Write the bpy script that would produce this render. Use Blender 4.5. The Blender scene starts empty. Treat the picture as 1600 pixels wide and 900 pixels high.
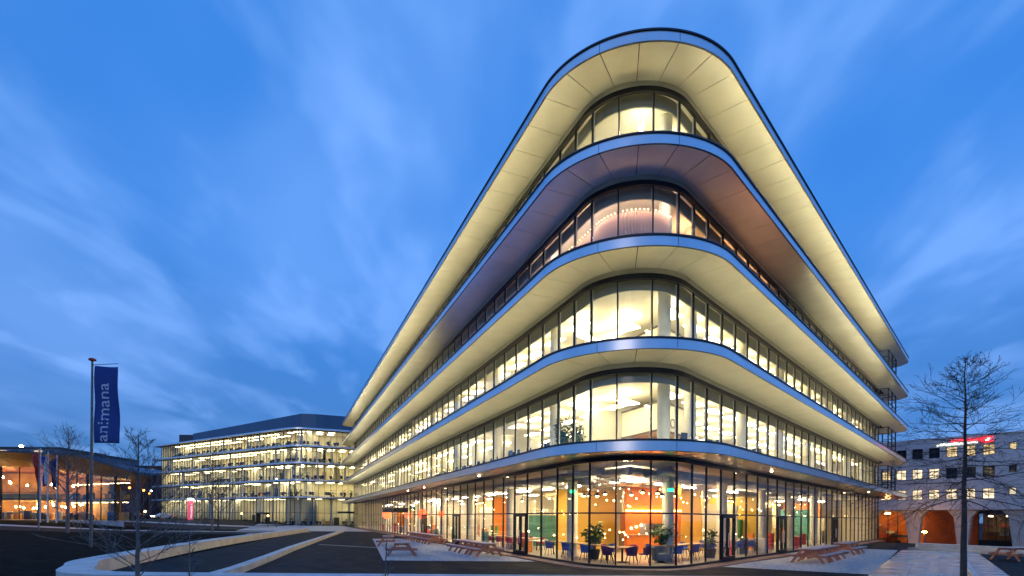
import bpy, math, random
from mathutils import Vector, Matrix
R_ = math.radians
sc = bpy.context.scene
COL = sc.collection

# ------------------------------------------------------------------ camera
EYE = 2.19
cam_d = bpy.data.cameras.new('camera'); cam = bpy.data.objects.new('camera', cam_d); COL.objects.link(cam)
cam.location = (0, 0, EYE)
cam.rotation_euler = (Matrix.Rotation(R_(90), 3, 'X') @ Matrix.Rotation(R_(.4633), 3, 'Z')).to_euler()
cam_d.sensor_width = 36; cam_d.lens = 830.84 / 1600 * 36
cam_d.shift_y = (808.95 - 450) / 1600
cam_d.clip_start = .1; cam_d.clip_end = 3000
sc.camera = cam

# ------------------------------------------------------------------ sky, dusk sun, exposure
SUN_EL, SUN_ROT = 3.0, 200.0
world = bpy.data.worlds.new('World'); sc.world = world; world.use_nodes = True
nt = world.node_tree; N = nt.nodes; L = nt.links
bg = N['Background']
sky = N.new('ShaderNodeTexSky'); sky.sky_type = 'NISHITA'; sky.sun_disc = False
sky.sun_elevation = R_(SUN_EL); sky.sun_rotation = R_(SUN_ROT)
sky.air_density = 1.0; sky.dust_density = .3; sky.ozone_density = 4.0
tc = N.new('ShaderNodeTexCoord'); sep = N.new('ShaderNodeSeparateXYZ'); L.new(tc.outputs['Generated'], sep.inputs[0])
def wmath(op, a, b=None, c=None):
    n = N.new('ShaderNodeMath'); n.operation = op
    for i, v in enumerate((a, b, c)):
        if v is None: continue
        if isinstance(v, (int, float)): n.inputs[i].default_value = v
        else: L.new(v, n.inputs[i])
    return n.outputs[0]
def wmix(fac, a, b, typ='MIX'):
    n = N.new('ShaderNodeMix'); n.data_type = 'RGBA'; n.blend_type = typ
    for k, v in ((0, fac), (6, a), (7, b)):
        if isinstance(v, (int, float)): n.inputs[k].default_value = v
        elif isinstance(v, tuple): n.inputs[k].default_value = v
        else: L.new(v, n.inputs[k])
    return n.outputs[2]
zc = wmath('MAXIMUM', wmath('ADD', sep.outputs[2], .22), .22)
pxn = wmath('DIVIDE', sep.outputs[0], zc); pyn = wmath('DIVIDE', sep.outputs[1], zc)
def cloud(sx, sy, off, detail, lo, hi):
    cx = N.new('ShaderNodeCombineXYZ')
    L.new(wmath('MULTIPLY', pxn, sx), cx.inputs[0]); L.new(wmath('MULTIPLY', pyn, sy), cx.inputs[1]); cx.inputs[2].default_value = off
    n = N.new('ShaderNodeTexNoise'); n.inputs['Scale'].default_value = 1; n.inputs['Detail'].default_value = detail
    n.inputs['Roughness'].default_value = .5; n.inputs['Distortion'].default_value = .25
    L.new(cx.outputs[0], n.inputs['Vector'])
    r = N.new('ShaderNodeMapRange'); r.interpolation_type = 'SMOOTHSTEP'
    r.inputs[1].default_value = lo; r.inputs[2].default_value = hi; L.new(n.outputs[0], r.inputs[0]); return r.outputs[0]
c1 = cloud(1.7, 1.0, 3.7, 3.0, .38, .70)
c2 = cloud(4.6, 2.2, 8.1, 3.5, .46, .70)
c3 = cloud(.55, .3, 5.2, 1.5, .35, .70)
cl = wmath('ADD', wmath('MULTIPLY', c1, .42), wmath('MULTIPLY', c2, .42))
cl = wmath('MINIMUM', cl, 1.0)
tint = wmix(1.0, sky.outputs[0], (.40, .74, 1.04, 1), 'MULTIPLY')
hz = N.new('ShaderNodeMapRange'); hz.interpolation_type = 'SMOOTHSTEP'; hz.inputs[1].default_value = .02; hz.inputs[2].default_value = .45; L.new(sep.outputs[2], hz.inputs[0])
veil = wmix(.78, tint, wmix(hz.outputs[0], (.40, 1.15, 3.0, 1), (.30, 1.50, 4.7, 1)))                       # thin even dusk cloud layer under the clear sky
dark = wmix(wmath('MULTIPLY', c3, .6), veil, (.36, 1.2, 3.3, 1))
fin = wmix(wmath('MULTIPLY', cl, .76), dark, (1.55, 2.95, 6.2, 1))
L.new(fin, bg.inputs[0]); bg.inputs[1].default_value = .145

sun_d = bpy.data.lights.new('sun', 'SUN'); sun = bpy.data.objects.new('sun', sun_d); COL.objects.link(sun)
sun_d.energy = .12; sun_d.angle = R_(20); sun_d.color = (1, .86, .74)
az = R_(SUN_ROT); sdir = Vector((math.sin(az) * math.cos(R_(14)), math.cos(az) * math.cos(R_(14)), math.sin(R_(14))))
sun.rotation_euler = sdir.to_track_quat('Z', 'Y').to_euler()

sc.view_settings.view_transform = 'Standard'; sc.view_settings.look = 'None'
sc.view_settings.exposure = 0.5; sc.view_settings.gamma = 1; sc.view_settings.use_curve_mapping = False
sc.render.engine = 'CYCLES'
cy = sc.cycles
cy.use_denoising = True; cy.denoiser = 'OPENIMAGEDENOISE'
cy.max_bounces = 7; cy.diffuse_bounces = 3; cy.glossy_bounces = 4; cy.transmission_bounces = 4; cy.transparent_max_bounces = 40
cy.caustics_reflective = False; cy.caustics_refractive = False; cy.sample_clamp_indirect = 6; cy.use_light_tree = True

# ------------------------------------------------------------------ materials
MATS = {}
def mat(name, col, rough=.6, metal=0., var=.0, scale=4., bump=0., bscale=60., spec=.5, coat=0., stretch=None, rvar=0.):
    if name in MATS: return MATS[name]
    m = bpy.data.materials.new(name); m.use_nodes = True; MATS[name] = m
    n = m.node_tree.nodes; l = m.node_tree.links; b = n['Principled BSDF']
    b.inputs['Base Color'].default_value = (*col, 1); b.inputs['Roughness'].default_value = rough; b.inputs['Metallic'].default_value = metal
    b.inputs['Specular IOR Level'].default_value = spec; b.inputs['Coat Weight'].default_value = coat
    if var or bump or rvar:
        t = n.new('ShaderNodeTexCoord'); mp = n.new('ShaderNodeMapping'); l.new(t.outputs['Object'], mp.inputs[0])
        if stretch: mp.inputs['Scale'].default_value = stretch
    if var or rvar:
        x = n.new('ShaderNodeTexNoise'); x.inputs['Scale'].default_value = scale; x.inputs['Detail'].default_value = 6; l.new(mp.outputs[0], x.inputs['Vector'])
    if var:
        r = n.new('ShaderNodeValToRGB'); l.new(x.outputs[0], r.inputs[0])
        r.color_ramp.elements[0].position = .32; r.color_ramp.elements[1].position = .68
        r.color_ramp.elements[0].color = (*[c * (1 - var) for c in col], 1); r.color_ramp.elements[1].color = (*[min(1, c * (1 + var)) for c in col], 1)
        l.new(r.outputs[0], b.inputs['Base Color'])
    if rvar:
        mr = n.new('ShaderNodeMapRange'); l.new(x.outputs[0], mr.inputs[0]); mr.inputs[1].default_value = .35; mr.inputs[2].default_value = .65
        mr.inputs[3].default_value = max(.02, rough - rvar); mr.inputs[4].default_value = min(1, rough + rvar); l.new(mr.outputs[0], b.inputs['Roughness'])
    if bump:
        y = n.new('ShaderNodeTexNoise'); y.inputs['Scale'].default_value = bscale; y.inputs['Detail'].default_value = 4; l.new(mp.outputs[0], y.inputs['Vector'])
        bp = n.new('ShaderNodeBump'); bp.inputs['Strength'].default_value = bump; bp.inputs['Distance'].default_value = .02
        l.new(y.outputs[0], bp.inputs['Height']); l.new(bp.outputs[0], b.inputs['Normal'])
    return m
def emit(name, col, s):
    if name in MATS: return MATS[name]
    m = bpy.data.materials.new(name); m.use_nodes = True; MATS[name] = m
    b = m.node_tree.nodes['Principled BSDF']; b.inputs['Base Color'].default_value = (*[c * .8 for c in col], 1)
    b.inputs['Emission Color'].default_value = (*col, 1); b.inputs['Emission Strength'].default_value = s
    return m
def glassmat(name, tint, f0, wav=0.):
    m = bpy.data.materials.new(name); m.use_nodes = True; MATS[name] = m
    n = m.node_tree.nodes; l = m.node_tree.links; n.remove(n['Principled BSDF'])
    tr = n.new('ShaderNodeBsdfTransparent'); tr.inputs[0].default_value = (*tint, 1)
    gl = n.new('ShaderNodeBsdfGlossy'); gl.inputs['Roughness'].default_value = .012
    lw = n.new('ShaderNodeLayerWeight'); lw.inputs[0].default_value = .5
    p = n.new('ShaderNodeMath'); p.operation = 'POWER'; l.new(lw.outputs['Facing'], p.inputs[0]); p.inputs[1].default_value = 5.0
    mr = n.new('ShaderNodeMapRange'); l.new(p.outputs[0], mr.inputs[0]); mr.inputs[3].default_value = f0; mr.inputs[4].default_value = .8
    mx = n.new('ShaderNodeMixShader'); l.new(mr.outputs[0], mx.inputs[0]); l.new(tr.outputs[0], mx.inputs[1]); l.new(gl.outputs[0], mx.inputs[2])
    if wav:
        t = n.new('ShaderNodeTexCoord'); y = n.new('ShaderNodeTexNoise'); y.inputs['Scale'].default_value = .55; y.inputs['Detail'].default_value = 1
        l.new(t.outputs['Object'], y.inputs['Vector']); bp = n.new('ShaderNodeBump'); bp.inputs['Strength'].default_value = wav; bp.inputs['Distance'].default_value = .05
        l.new(y.outputs[0], bp.inputs['Height']); l.new(bp.outputs[0], gl.inputs['Normal'])
    l.new(mx.outputs[0], n['Material Output'].inputs[0]); return m

GLASS = glassmat('facade_glass', (.96, .98, .97), .028, .06)
GLASS2 = glassmat('far_glass', (.86, .9, .89), .06)
M_FASC = mat('anodised_fascia', (.74, .75, .79), .28, .85, .06, .8, .04, 14)
M_COPE = mat('dark_coping', (.045, .05, .065), .4, .4)
M_SOF = mat('champagne_soffit', (.74, .71, .53), .32, .35, .06, .8, .02, 20)
M_SOF0 = mat('bronze_soffit', (.72, .69, .66), .22, .35, .06, 1.0, .03, 12)
M_CORE = mat('slab_core', (.05, .05, .05), .9)
M_MUL = mat('black_mullion', (.018, .02, .024), .38, .3, .1, 3)
M_FIN = mat('pale_inner_fin', (.80, .79, .70), .5)
M_CEIL = mat('ceiling_white', (.80, .76, .64), .8, 0, .03, 2)
M_FLOOR = mat('office_floor', (.42, .38, .31), .5, 0, .1, 2)
M_WALL = mat('office_wall', (.80, .74, .60), .7, 0, .06, .5)
M_COLM = mat('inner_column', (.74, .72, .64), .6, 0, .05, 2)
M_LAMP = emit('strip_lamp', (1, .82, .48), 8.0)
M_LAMPW = emit('strip_lamp_cool', (1, .81, .42), 10)
M_WARM = emit('warm_bulb', (1, .56, .20), 26)
M_SPOT = emit('spot_lamp', (1, .74, .42), 60)

# ------------------------------------------------------------------ helpers
def root_of(o):
    while o.parent: o = o.parent
    return o
class MB:
    def __init__(s): s.v = []; s.f = []; s.mi = []; s.cur = 0
    def quad(s, *p):
        i = len(s.v); s.v += [tuple(q) for q in p]; s.f.append(tuple(range(i, i + len(p)))); s.mi.append(s.cur)
    def hexa(s, b, t):                                   # bottom ring, top ring
        i = len(s.v); n = len(b); s.v += [tuple(q) for q in b] + [tuple(q) for q in t]
        fs = [tuple(range(i + n - 1, i - 1, -1)), tuple(range(i + n, i + 2 * n))] + [(i + k, i + (k + 1) % n, i + n + (k + 1) % n, i + n + k) for k in range(n)]
        s.f += fs; s.mi += [s.cur] * len(fs)
    def box(s, x0, x1, y0, y1, z0, z1):
        s.hexa([(x0, y0, z0), (x1, y0, z0), (x1, y1, z0), (x0, y1, z0)], [(x0, y0, z1), (x1, y0, z1), (x1, y1, z1), (x0, y1, z1)])
    def prism(s, poly, z0, z1):
        s.hexa([(p[0], p[1], z0) for p in poly], [(p[0], p[1], z1) for p in poly])
    def bar(s, a, b, w, h):
        a = Vector(a); b = Vector(b); d = (b - a).normalized(); up = Vector((0, 0, 1))
        if abs(d.z) > .95: up = Vector((0, 1, 0))
        x = d.cross(up).normalized(); y = x.cross(d).normalized()
        r = [x * w / 2 + y * h / 2, -x * w / 2 + y * h / 2, -x * w / 2 - y * h / 2, x * w / 2 - y * h / 2]
        s.hexa([a + q for q in r], [b + q for q in r])
    def tube(s, pts, rad, n=6, cap=True):
        i0 = len(s.v); pts = [Vector(p) for p in pts]
        for k, p in enumerate(pts):
            d = (pts[min(k + 1, len(pts) - 1)] - pts[max(k - 1, 0)])
            d = d.normalized() if d.length > 1e-9 else Vector((0, 0, 1))
            u = Vector((1, 0, 0)) if abs(d.x) < .9 else Vector((0, 1, 0))
            x = d.cross(u).normalized(); y = d.cross(x)
            for j in range(n):
                a = 2 * math.pi * j / n; s.v.append(tuple(p + (x * math.cos(a) + y * math.sin(a)) * rad[k]))
        for k in range(len(pts) - 1):
            for j in range(n):
                s.f.append((i0 + k * n + j, i0 + k * n + (j + 1) % n, i0 + (k + 1) * n + (j + 1) % n, i0 + (k + 1) * n + j)); s.mi.append(s.cur)
        if cap:
            s.f.append(tuple(i0 + j for j in range(n - 1, -1, -1))); s.mi.append(s.cur)
            s.f.append(tuple(i0 + (len(pts) - 1) * n + j for j in range(n))); s.mi.append(s.cur)
    def lathe(s, prof, n=16, c=(0, 0, 0)):
        i0 = len(s.v)
        for r, z in prof:
            for j in range(n):
                a = 2 * math.pi * j / n; s.v.append((c[0] + r * math.cos(a), c[1] + r * math.sin(a), c[2] + z))
        for k in range(len(prof) - 1):
            for j in range(n):
                s.f.append((i0 + k * n + j, i0 + k * n + (j + 1) % n, i0 + (k + 1) * n + (j + 1) % n, i0 + (k + 1) * n + j)); s.mi.append(s.cur)
    def build(s, name, m, parent=None, smooth=False, kind=None):
        me = bpy.data.meshes.new(name); o3 = root_of(parent).location if parent else Vector((0, 0, 0))
        me.from_pydata([(x - o3.x, y - o3.y, z - o3.z) for x, y, z in s.v], [], s.f)
        for q in (m if isinstance(m, (list, tuple)) else [m]): me.materials.append(q)
        if any(s.mi): me.polygons.foreach_set('material_index', s.mi)
        if smooth: me.polygons.foreach_set('use_smooth', [True] * len(me.polygons)); me.update(); me.set_sharp_from_angle(angle=R_(32))
        me.update(); ob = bpy.data.objects.new(name, me); COL.objects.link(ob)
        if parent: ob.parent = parent
        if kind: ob['kind'] = kind
        return ob
def thing(name, label, cat, loc=(0, 0, 0), rz=0, group=None, kind=None):
    o = bpy.data.objects.new(name, None); COL.objects.link(o); o.empty_display_size = .3
    o.location = loc; o.rotation_euler = (0, 0, rz); o['label'] = label; o['category'] = cat
    if group: o['group'] = group
    return o
def tag(o, label, cat, group=None):
    o['label'] = label; o['category'] = cat
    if group: o['group'] = group
    return o
def kids(o): return [c for c in KID.get(o.name, [])]
KID = {}
def copy_tree(o, parent=None):
    c = o.copy(); COL.objects.link(c)
    c.parent = parent
    for ch in list(o.children): copy_tree(ch, c)
    return c
def dup(o, loc, rz, label, group=None):
    c = copy_tree(o); c.location = loc; c.rotation_euler = (0, 0, rz); c['label'] = label
    if group: c['group'] = group
    return c

def ss(t): t = min(1, max(0, t)); return t * t * (3 - 2 * t)
def tz(x, y):
    z = 1.2 * ss((-x - 45) / 38) * ss((y - 40) / 40)
    d = (x - 36) * .68 + (y - 52) * .733
    return z - 1.35 * ss(d / 32) * ss((x - 22) / 14)

class Path:                                             # a plan line with outward normals; t = metres along it
    def __init__(s, pts, nrm, zero):
        s.p = [Vector(q) for q in pts]; s.n = [Vector(q) for q in nrm]; s.c = [0.]
        for a, b in zip(s.p, s.p[1:]): s.c.append(s.c[-1] + (b - a).length)
        z = s.c[zero] if isinstance(zero, int) else zero; s.c = [q - z for q in s.c]
    def __call__(s, t, o=0.):
        k = 0
        while k < len(s.c) - 2 and s.c[k + 1] < t: k += 1
        f = (t - s.c[k]) / (s.c[k + 1] - s.c[k])
        p = s.p[k].lerp(s.p[k + 1], f); n = s.n[k].lerp(s.n[k + 1], min(1, max(0, f))).normalized(); q = p + n * o
        return (q.x, q.y)
    def nor(s, t):
        k = 0
        while k < len(s.c) - 2 and s.c[k + 1] < t: k += 1
        f = (t - s.c[k]) / (s.c[k + 1] - s.c[k]); return s.n[k].lerp(s.n[k + 1], min(1, max(0, f))).normalized()
    def rz(s, t): n = s.nor(t); return math.atan2(n.x, -n.y)     # local -Y faces outward
    def ts(s, t0, t1, arc):
        r = [t0] + [c for c in s.c if t0 + .02 < c < t1 - .02] + [t1] if arc else [t0, t1]
        return r
    def strip(s, mb, t0, t1, o0, o1, z0, z1):            # a curved box
        T = s.ts(t0, t1, True)
        ring = [[(*s(t, o1), z0), (*s(t, o0), z0), (*s(t, o0), z1), (*s(t, o1), z1)] for t in T]
        i = len(mb.v)
        for r in ring: mb.v += r
        for k in range(len(T) - 1):
            for j in range(4):
                mb.f.append((i + k * 4 + j, i + k * 4 + (j + 1) % 4, i + (k + 1) * 4 + (j + 1) % 4, i + (k + 1) * 4 + j)); mb.mi.append(mb.cur)
        mb.f.append((i + 3, i + 2, i + 1, i)); mb.mi.append(mb.cur)
        e = i + 4 * (len(T) - 1); mb.f.append((e, e + 1, e + 2, e + 3)); mb.mi.append(mb.cur)
    def sheet(s, mb, t0, t1, o, z0, z1):
        T = s.ts(t0, t1, True)
        for a, b in zip(T, T[1:]): mb.quad((*s(a, o), z0), (*s(b, o), z0), (*s(b, o), z1), (*s(a, o), z1))

# ------------------------------------------------------------------ ground and paved surfaces
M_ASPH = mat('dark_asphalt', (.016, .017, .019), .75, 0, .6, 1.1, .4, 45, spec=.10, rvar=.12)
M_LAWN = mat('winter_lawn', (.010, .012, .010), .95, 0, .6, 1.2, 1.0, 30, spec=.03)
M_GRAV = mat('pale_gravel', (.50, .49, .48), .85, 0, .42, 5, 1.0, 45)
M_STONE = mat('pale_stone', (.50, .49, .47), .24, 0, .12, .6, .02, 25, rvar=.07)
M_CONC = mat('bench_concrete', (.58, .57, .54), .6, 0, .16, 1.6, .2, 50)
M_PAVE = mat('plaza_paving', (.44, .42, .42), .55, 0, .12, 3, .1, 50)
def ground():
    xs = sorted(set([-900, -600, -400, -300, -220, -180] + list(range(-150, 151, 6)) + [180, 220, 300, 400, 600, 900]))
    ys = sorted(set([-300, -150, -60, -30] + list(range(-12, 200, 6)) + [220, 260, 320, 400, 600, 1000, 1600]))
    mb = MB()
    for y in ys:
        for x in xs: mb.v.append((x, y, tz(x, y)))
    n = len(xs)
    for j in range(len(ys) - 1):
        for i in range(n - 1): mb.f.append((j * n + i, j * n + i + 1, (j + 1) * n + i + 1, (j + 1) * n + i)); mb.mi.append(0)
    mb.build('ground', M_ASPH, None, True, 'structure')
ground()
def sheet(name, m, rows, dz):                            # rows: lists of (x, y); all rows the same length
    mb = MB(); n = len(rows[0])
    for r in rows:
        for x, y in r: mb.v.append((x, y, tz(x, y) + dz))
    for j in range(len(rows) - 1):
        for i in range(n - 1): mb.f.append((j * n + i, j * n + i + 1, (j + 1) * n + i + 1, (j + 1) * n + i)); mb.mi.append(0)
    return mb.build(name, m, None, False, 'structure')
def ramp(a, b, n): return [(a[0] + (b[0] - a[0]) * k / n, a[1] + (b[1] - a[1]) * k / n) for k in range(n + 1)]
# lawn west of the long bench
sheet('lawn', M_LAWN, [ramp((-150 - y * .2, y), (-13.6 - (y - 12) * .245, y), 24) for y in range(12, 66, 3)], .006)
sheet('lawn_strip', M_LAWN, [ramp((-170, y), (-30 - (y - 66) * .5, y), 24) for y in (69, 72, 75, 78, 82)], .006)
sheet('footpath', M_PAVE, [ramp((-150, y), (-27.5, y + 5), 24) for y in (66.0, 68.6)], .012)
sheet('far_footpath', M_PAVE, [ramp((-160, y), (-40, y + 22), 24) for y in (80.0, 86.0)], .012)
sheet('plaza_pavement', M_PAVE, [ramp((-46 + (y - 92) * -.4, y), (-19.5 - (y - 76) * .425, y), 8) for y in range(77, 127, 5)], .010)

# ------------------------------------------------------------------ main building
V = Vector((4.8354, 20.6857)); TL, TR = R_(23.0271), R_(42.8732)
dL = Vector((-math.sin(TL), math.cos(TL))); dR = Vector((math.sin(TR), math.cos(TR)))
nL = Vector((-math.cos(TL), -math.sin(TL))); nR = Vector((math.cos(TR), -math.sin(TR)))
HALF = (TL + TR) / 2; RG = 2.78; bis = (dL + dR).normalized(); CEN = V + bis * RG / math.sin(HALF)
TAN = RG / math.tan(HALF); AH = math.pi / 2 - HALF; TA = RG * AH
def main_path():
    a0 = math.atan2(-bis.y, -bis.x); P = [V + dL * (TAN + 110)]; Nn = [nL]; k = 48
    for i in range(k + 1):
        a = a0 - AH + 2 * AH * i / k; n = Vector((math.cos(a), math.sin(a))); P.append(CEN + n * RG); Nn.append(n)
    P.append(V + dR * (TAN + 70)); Nn.append(nR)
    return Path(P, Nn, 1 + k // 2)
MP = main_path()
W = 1.8; S0 = 3.6468 * W
T_A = TA + S0 - TAN                                       # first regular mullion, both sides
TLEFT, TRIGHT = -(T_A + 48 * W), T_A + 26 * W
mull = [-(T_A + i * W) for i in range(48, -1, -1)] + [-3.47, -RG * R_(42.9), -RG * R_(15.3), RG * R_(15.3), RG * R_(42.9), 3.47] + [T_A + i * W for i in range(27)]
HS = [4.895, 8.92, 12.97, 16.98, 21.03]; FH = .45; OV = 2.03
NEAR_L, NEAR_R = -(T_A + 12 * W), T_A + 13 * W            # panes and panels up to here are pieces of their own
NOSE = MP(0)
BLD = thing('office_building', 'large glazed office building with five curved overhanging floor plates and a rounded corner', 'building', (NOSE[0], NOSE[1], 0))

joints = [-.924 * k for k in (3, 2, 1)] + [0] + [.924 * k for k in (1, 2, 3)]
x = 2.772 + W
jl = [-(2.772 + W * k) for k in range(50, 0, -1)]; jr = [2.772 + W * k for k in range(1, 30)]
SJ = jl + joints + jr
FJ = [-(2.772 + 5.4 * k) for k in range(17, -1, -1)] + [-.924, .924] + [2.772 + 5.4 * k for k in range(0, 10)]
ENDL, ENDR = SJ[0], SJ[-1]

def end_cap(side, o, ext, rad):                           # plan points round a slab end, from the facade inward
    t = ENDL if side < 0 else ENDR; d = dL if side < 0 else dR; n = nL if side < 0 else nR
    b = Vector(MP(t, 0)); pts = []
    c = b + d * (ext - rad) + n * (o - rad)
    for i in range(7):
        a = math.pi / 2 * i / 6; pts.append(c + n * rad * math.cos(a) + d * rad * math.sin(a))
    pts.append(b + d * ext - n * 14)
    return [(p.x, p.y) for p in pts]
def outline(o, ext=5.0, rad=2.4):
    T = [ENDL] + [c for c in MP.c if ENDL < c < ENDR] + [ENDR]
    l = end_cap(-1, o, ext, rad)[::-1]; r = end_cap(1, o, ext, rad)
    return l + [MP(t, o) for t in T] + r
def inner_outline(o):
    T = [TLEFT] + [c for c in MP.c if TLEFT < c < TRIGHT] + [TRIGHT]
    return [MP(t, o) for t in T]
def is_near(t0, t1): return t0 >= NEAR_L - .1 and t1 <= NEAR_R + .1

for k, h in enumerate(HS):
    slab = MB(); slab.prism(outline(OV - .05), h + .06, h + FH - .06); slab = slab.build('floor_slab', M_CORE, BLD)
    sm = M_SOF0 if k == 0 else M_SOF
    far = MB()
    for a, b in zip(SJ, SJ[1:]):
        mb = MB() if is_near(a, b) else far
        MP.strip(mb, a + .012, b - .012, .09, OV - .035, h, h + .03)
        if mb is not far: mb.build('soffit_panel', sm, slab, True)
    for side in (-1, 1):
        t = ENDL if side < 0 else ENDR; e = end_cap(side, OV - .035, 4.96, 2.36)
        base = [MP(t, OV - .035)] + e + [MP(t, -14)]
        if side < 0: base = base[::-1]
        far.prism(base, h, h + .03)
    far.build('far_soffit', sm, slab, kind='stuff')
    far = MB(); farc = MB()
    for a, b in zip(FJ, FJ[1:]):
        nr = is_near(a, b); mb = MB() if nr else far
        MP.strip(mb, a + .006, b - .006, OV - .03, OV, h - .015, h + FH - .07)
        if nr: mb.build('fascia_panel', M_FASC, slab, True)
    MP.strip(farc, FJ[0], FJ[-1], OV - .06, OV + .05, h + FH - .07, h + FH)
    MP.strip(farc, FJ[0], FJ[-1], OV - .06, OV + .012, h - .03, h - .015)
    for side in (-1, 1):
        t = FJ[0] if side < 0 else FJ[-1]
        e = [MP(t, OV)] + end_cap(side, OV, 5, 2.4); e2 = [MP(t, OV - .03)] + end_cap(side, OV - .03, 4.97, 2.37); e3 = [MP(t, OV + .05)] + end_cap(side, OV + .05, 5.05, 2.45)
        for i in range(len(e) - 1):
            q = [e[i], e[i + 1], e2[i + 1], e2[i]]; q3 = [e3[i], e3[i + 1], e2[i + 1], e2[i]]
            if side < 0: q = q[::-1]; q3 = q3[::-1]
            far.prism(q, h - .015, h + FH - .07); farc.prism(q3, h + FH - .07, h + FH)
    far.build('far_fascia', M_FASC, slab, kind='stuff'); farc.build('coping', M_COPE, slab, True)

# roof top sheet
rt = MB(); rt.prism(outline(OV - .5), HS[4] + FH - .05, HS[4] + FH + .05); rt.build('roof', mat('roof_felt', (.06, .06, .07), .9), BLD)

# interiors: floor, ceiling, back wall
def vint(o):                                              # corner where the two inner offset lines meet
    p = V + bis * (-o) / math.sin(HALF); return (p.x, p.y)
def backwall(mb, o, z0, z1, th=.15):
    c = vint(o); c2 = vint(o - th)
    for t, f in ((TLEFT, 1), (TRIGHT, -1)):
        a = MP(t, o); a2 = MP(t, o - th); q = [a, c, c2, a2]
        if f < 0: q = q[::-1]
        mb.prism(q, z0, z1)
    for t, d in ((TLEFT, 1), (TRIGHT, -1)):               # end walls
        a = MP(t, -.1); b = MP(t, o); a2 = MP(t + d * .15, -.1); b2 = MP(t + d * .15, o); q = [a, b, b2, a2]
        if d > 0: q = q[::-1]
        mb.prism(q, z0, z1)
rnd = random.Random(5)
for k in range(5):
    z0 = .02 if k == 0 else HS[k - 1] + FH; z1 = HS[k]
    fl = MB(); p = inner_outline(-.12); fl.prism(p, z0 - .05, z0 + (.02 if k == 0 else .0)); fl.build('floor_finish', mat('cafe_floor', (.46, .40, .31), .35, 0, .1, 2) if k == 0 else M_FLOOR, BLD)
    ce = MB(); ce.prism(p, z1 - .03, z1 + .04); ce.build('ceiling', mat('cafe_ceiling', (.55, .53, .50), .7, 0, .1, 2) if k == 0 else M_CEIL, BLD)
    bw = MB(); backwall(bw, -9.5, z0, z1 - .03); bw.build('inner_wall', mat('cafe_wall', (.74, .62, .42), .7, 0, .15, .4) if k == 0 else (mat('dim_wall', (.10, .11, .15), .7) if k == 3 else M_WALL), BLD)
    # things on the back wall: doors, shelves, boards
    if k != 3:
        pn = MB(); cols = [mat('panel_oak', (.36, .22, .11), .5, 0, .15, 4), mat('panel_grey', (.20, .21, .22), .6), mat('panel_teal', (.10, .22, .22), .6), mat('panel_white', (.75, .75, .72), .5), mat('panel_orange', (.75, .22, .03), .5), mat('panel_green', (.06, .25, .08), .6)]
        t = TLEFT + 2
        while t < TRIGHT - 3:
            wd = rnd.uniform(.9, 3.2)
            if not (-9 < t < 9) and rnd.random() < (.8 if k == 0 else .55):
                pn.cur = rnd.choice([0, 0, 1, 2, 3, 4, 5] if k == 0 else [0, 1, 1, 2, 3, 3])
                MP.strip(pn, t, t + wd, -9.5, -9.5 + rnd.uniform(.05, .5), z0, z0 + rnd.choice([2.1, 2.1, 1.2, 2.6]))
            t += wd + rnd.uniform(.3, 3)
        pn.build('wall_panels', cols, BLD, kind='stuff')
    # columns behind the glass
    for t in [-(T_A + (1.5 + 5 * i) * W) for i in range(9)] + [T_A + (.5 + 4 * i) * W for i in range(7)] + ([3.1] if k else []):
        c = MB(); q = MP(t, -1.25 if k else -2.4); c.lathe([(.30, z0), (.30, z1 - .03)], 14, (q[0], q[1], 0)); c.build('column', M_COLM, BLD, True)

# ceiling lamps per storey
def strips(k, t0, t1, o, z, m, ln=1.5, gap=2.7, wd=.60):
    far = MB(); t = t0; rq = random.Random(int(k * 31 - o * 10 + t0))
    while t + ln < t1:
        if rq.random() < .13: t += gap; continue
        nr = is_near(t, t + ln); mb = MB() if nr else far
        MP.strip(mb, t, t + ln, o - wd / 2, o + wd / 2, z, z + .06)
        if nr: mb.build('ceiling_lamp', m, BLD)
        t += gap
    if far.v: far.build('far_ceiling_lamps', m, BLD, kind='stuff')
for k in (1, 2, 4):
    z = HS[k] - .62
    for o in (-1.7, -4.1, -6.8):
        strips(k, TLEFT + 1, -3.6, o, z, M_LAMP); strips(k, 3.9, TRIGHT - 1, o, z, M_LAMP)
    for a in ((-.9, 3.2), (.9, 3.2), (0, 6.4)):           # three lamps fanned out behind the rounded corner
        mb = MB(); c = CEN + bis * a[1] + Vector((bis.y, -bis.x)) * a[0]; dd = (dL if a[0] < 0 else dR)
        if a[0] == 0: dd = bis
        mb.bar((c.x, c.y, z), (c.x + dd.x * 1.8, c.y + dd.y * 1.8, z), .12, .06); mb.build('ceiling_lamp', M_LAMP, BLD)
# linear uplights standing on the plates at the foot of the glass
M_UP = emit('uplight_led', (1, .89, .60), 33)
def uplights(k, t0, t1, M_UP=M_UP):
    far = MB(); t = t0; z = HS[k - 1] + FH + .01
    while t + W <= t1:
        nr = is_near(t, t + W); mb = MB() if nr else far
        MP.strip(mb, t + .25, t + W - .25, .42, .50, z, z + .06)
        if nr: mb.build('uplight', M_UP, BLD)
        t += W
    far.build('far_uplights', M_UP, BLD, kind='stuff')
for k in (1, 2, 4): uplights(k, TLEFT, TRIGHT)
uplights(3, TLEFT, -27); uplights(3, 22, TRIGHT)
uplights(3, -24, 3.6, emit('soffit_tint_blue', (.16, .26, 1), 17)); uplights(3, 8.3, 15, emit('soffit_tint_amber', (1, .46, .34), 15))  # invented blue and amber strips, added only to tint the soffit above
z = HS[3] - .62
strips(3, TLEFT + 1, -26, -2.4, z, M_LAMP); strips(3, 24, TRIGHT - 1, -2.4, z, M_LAMP)
M_AMB = emit('amber_strip', (1, .50, .24), 16)
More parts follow.
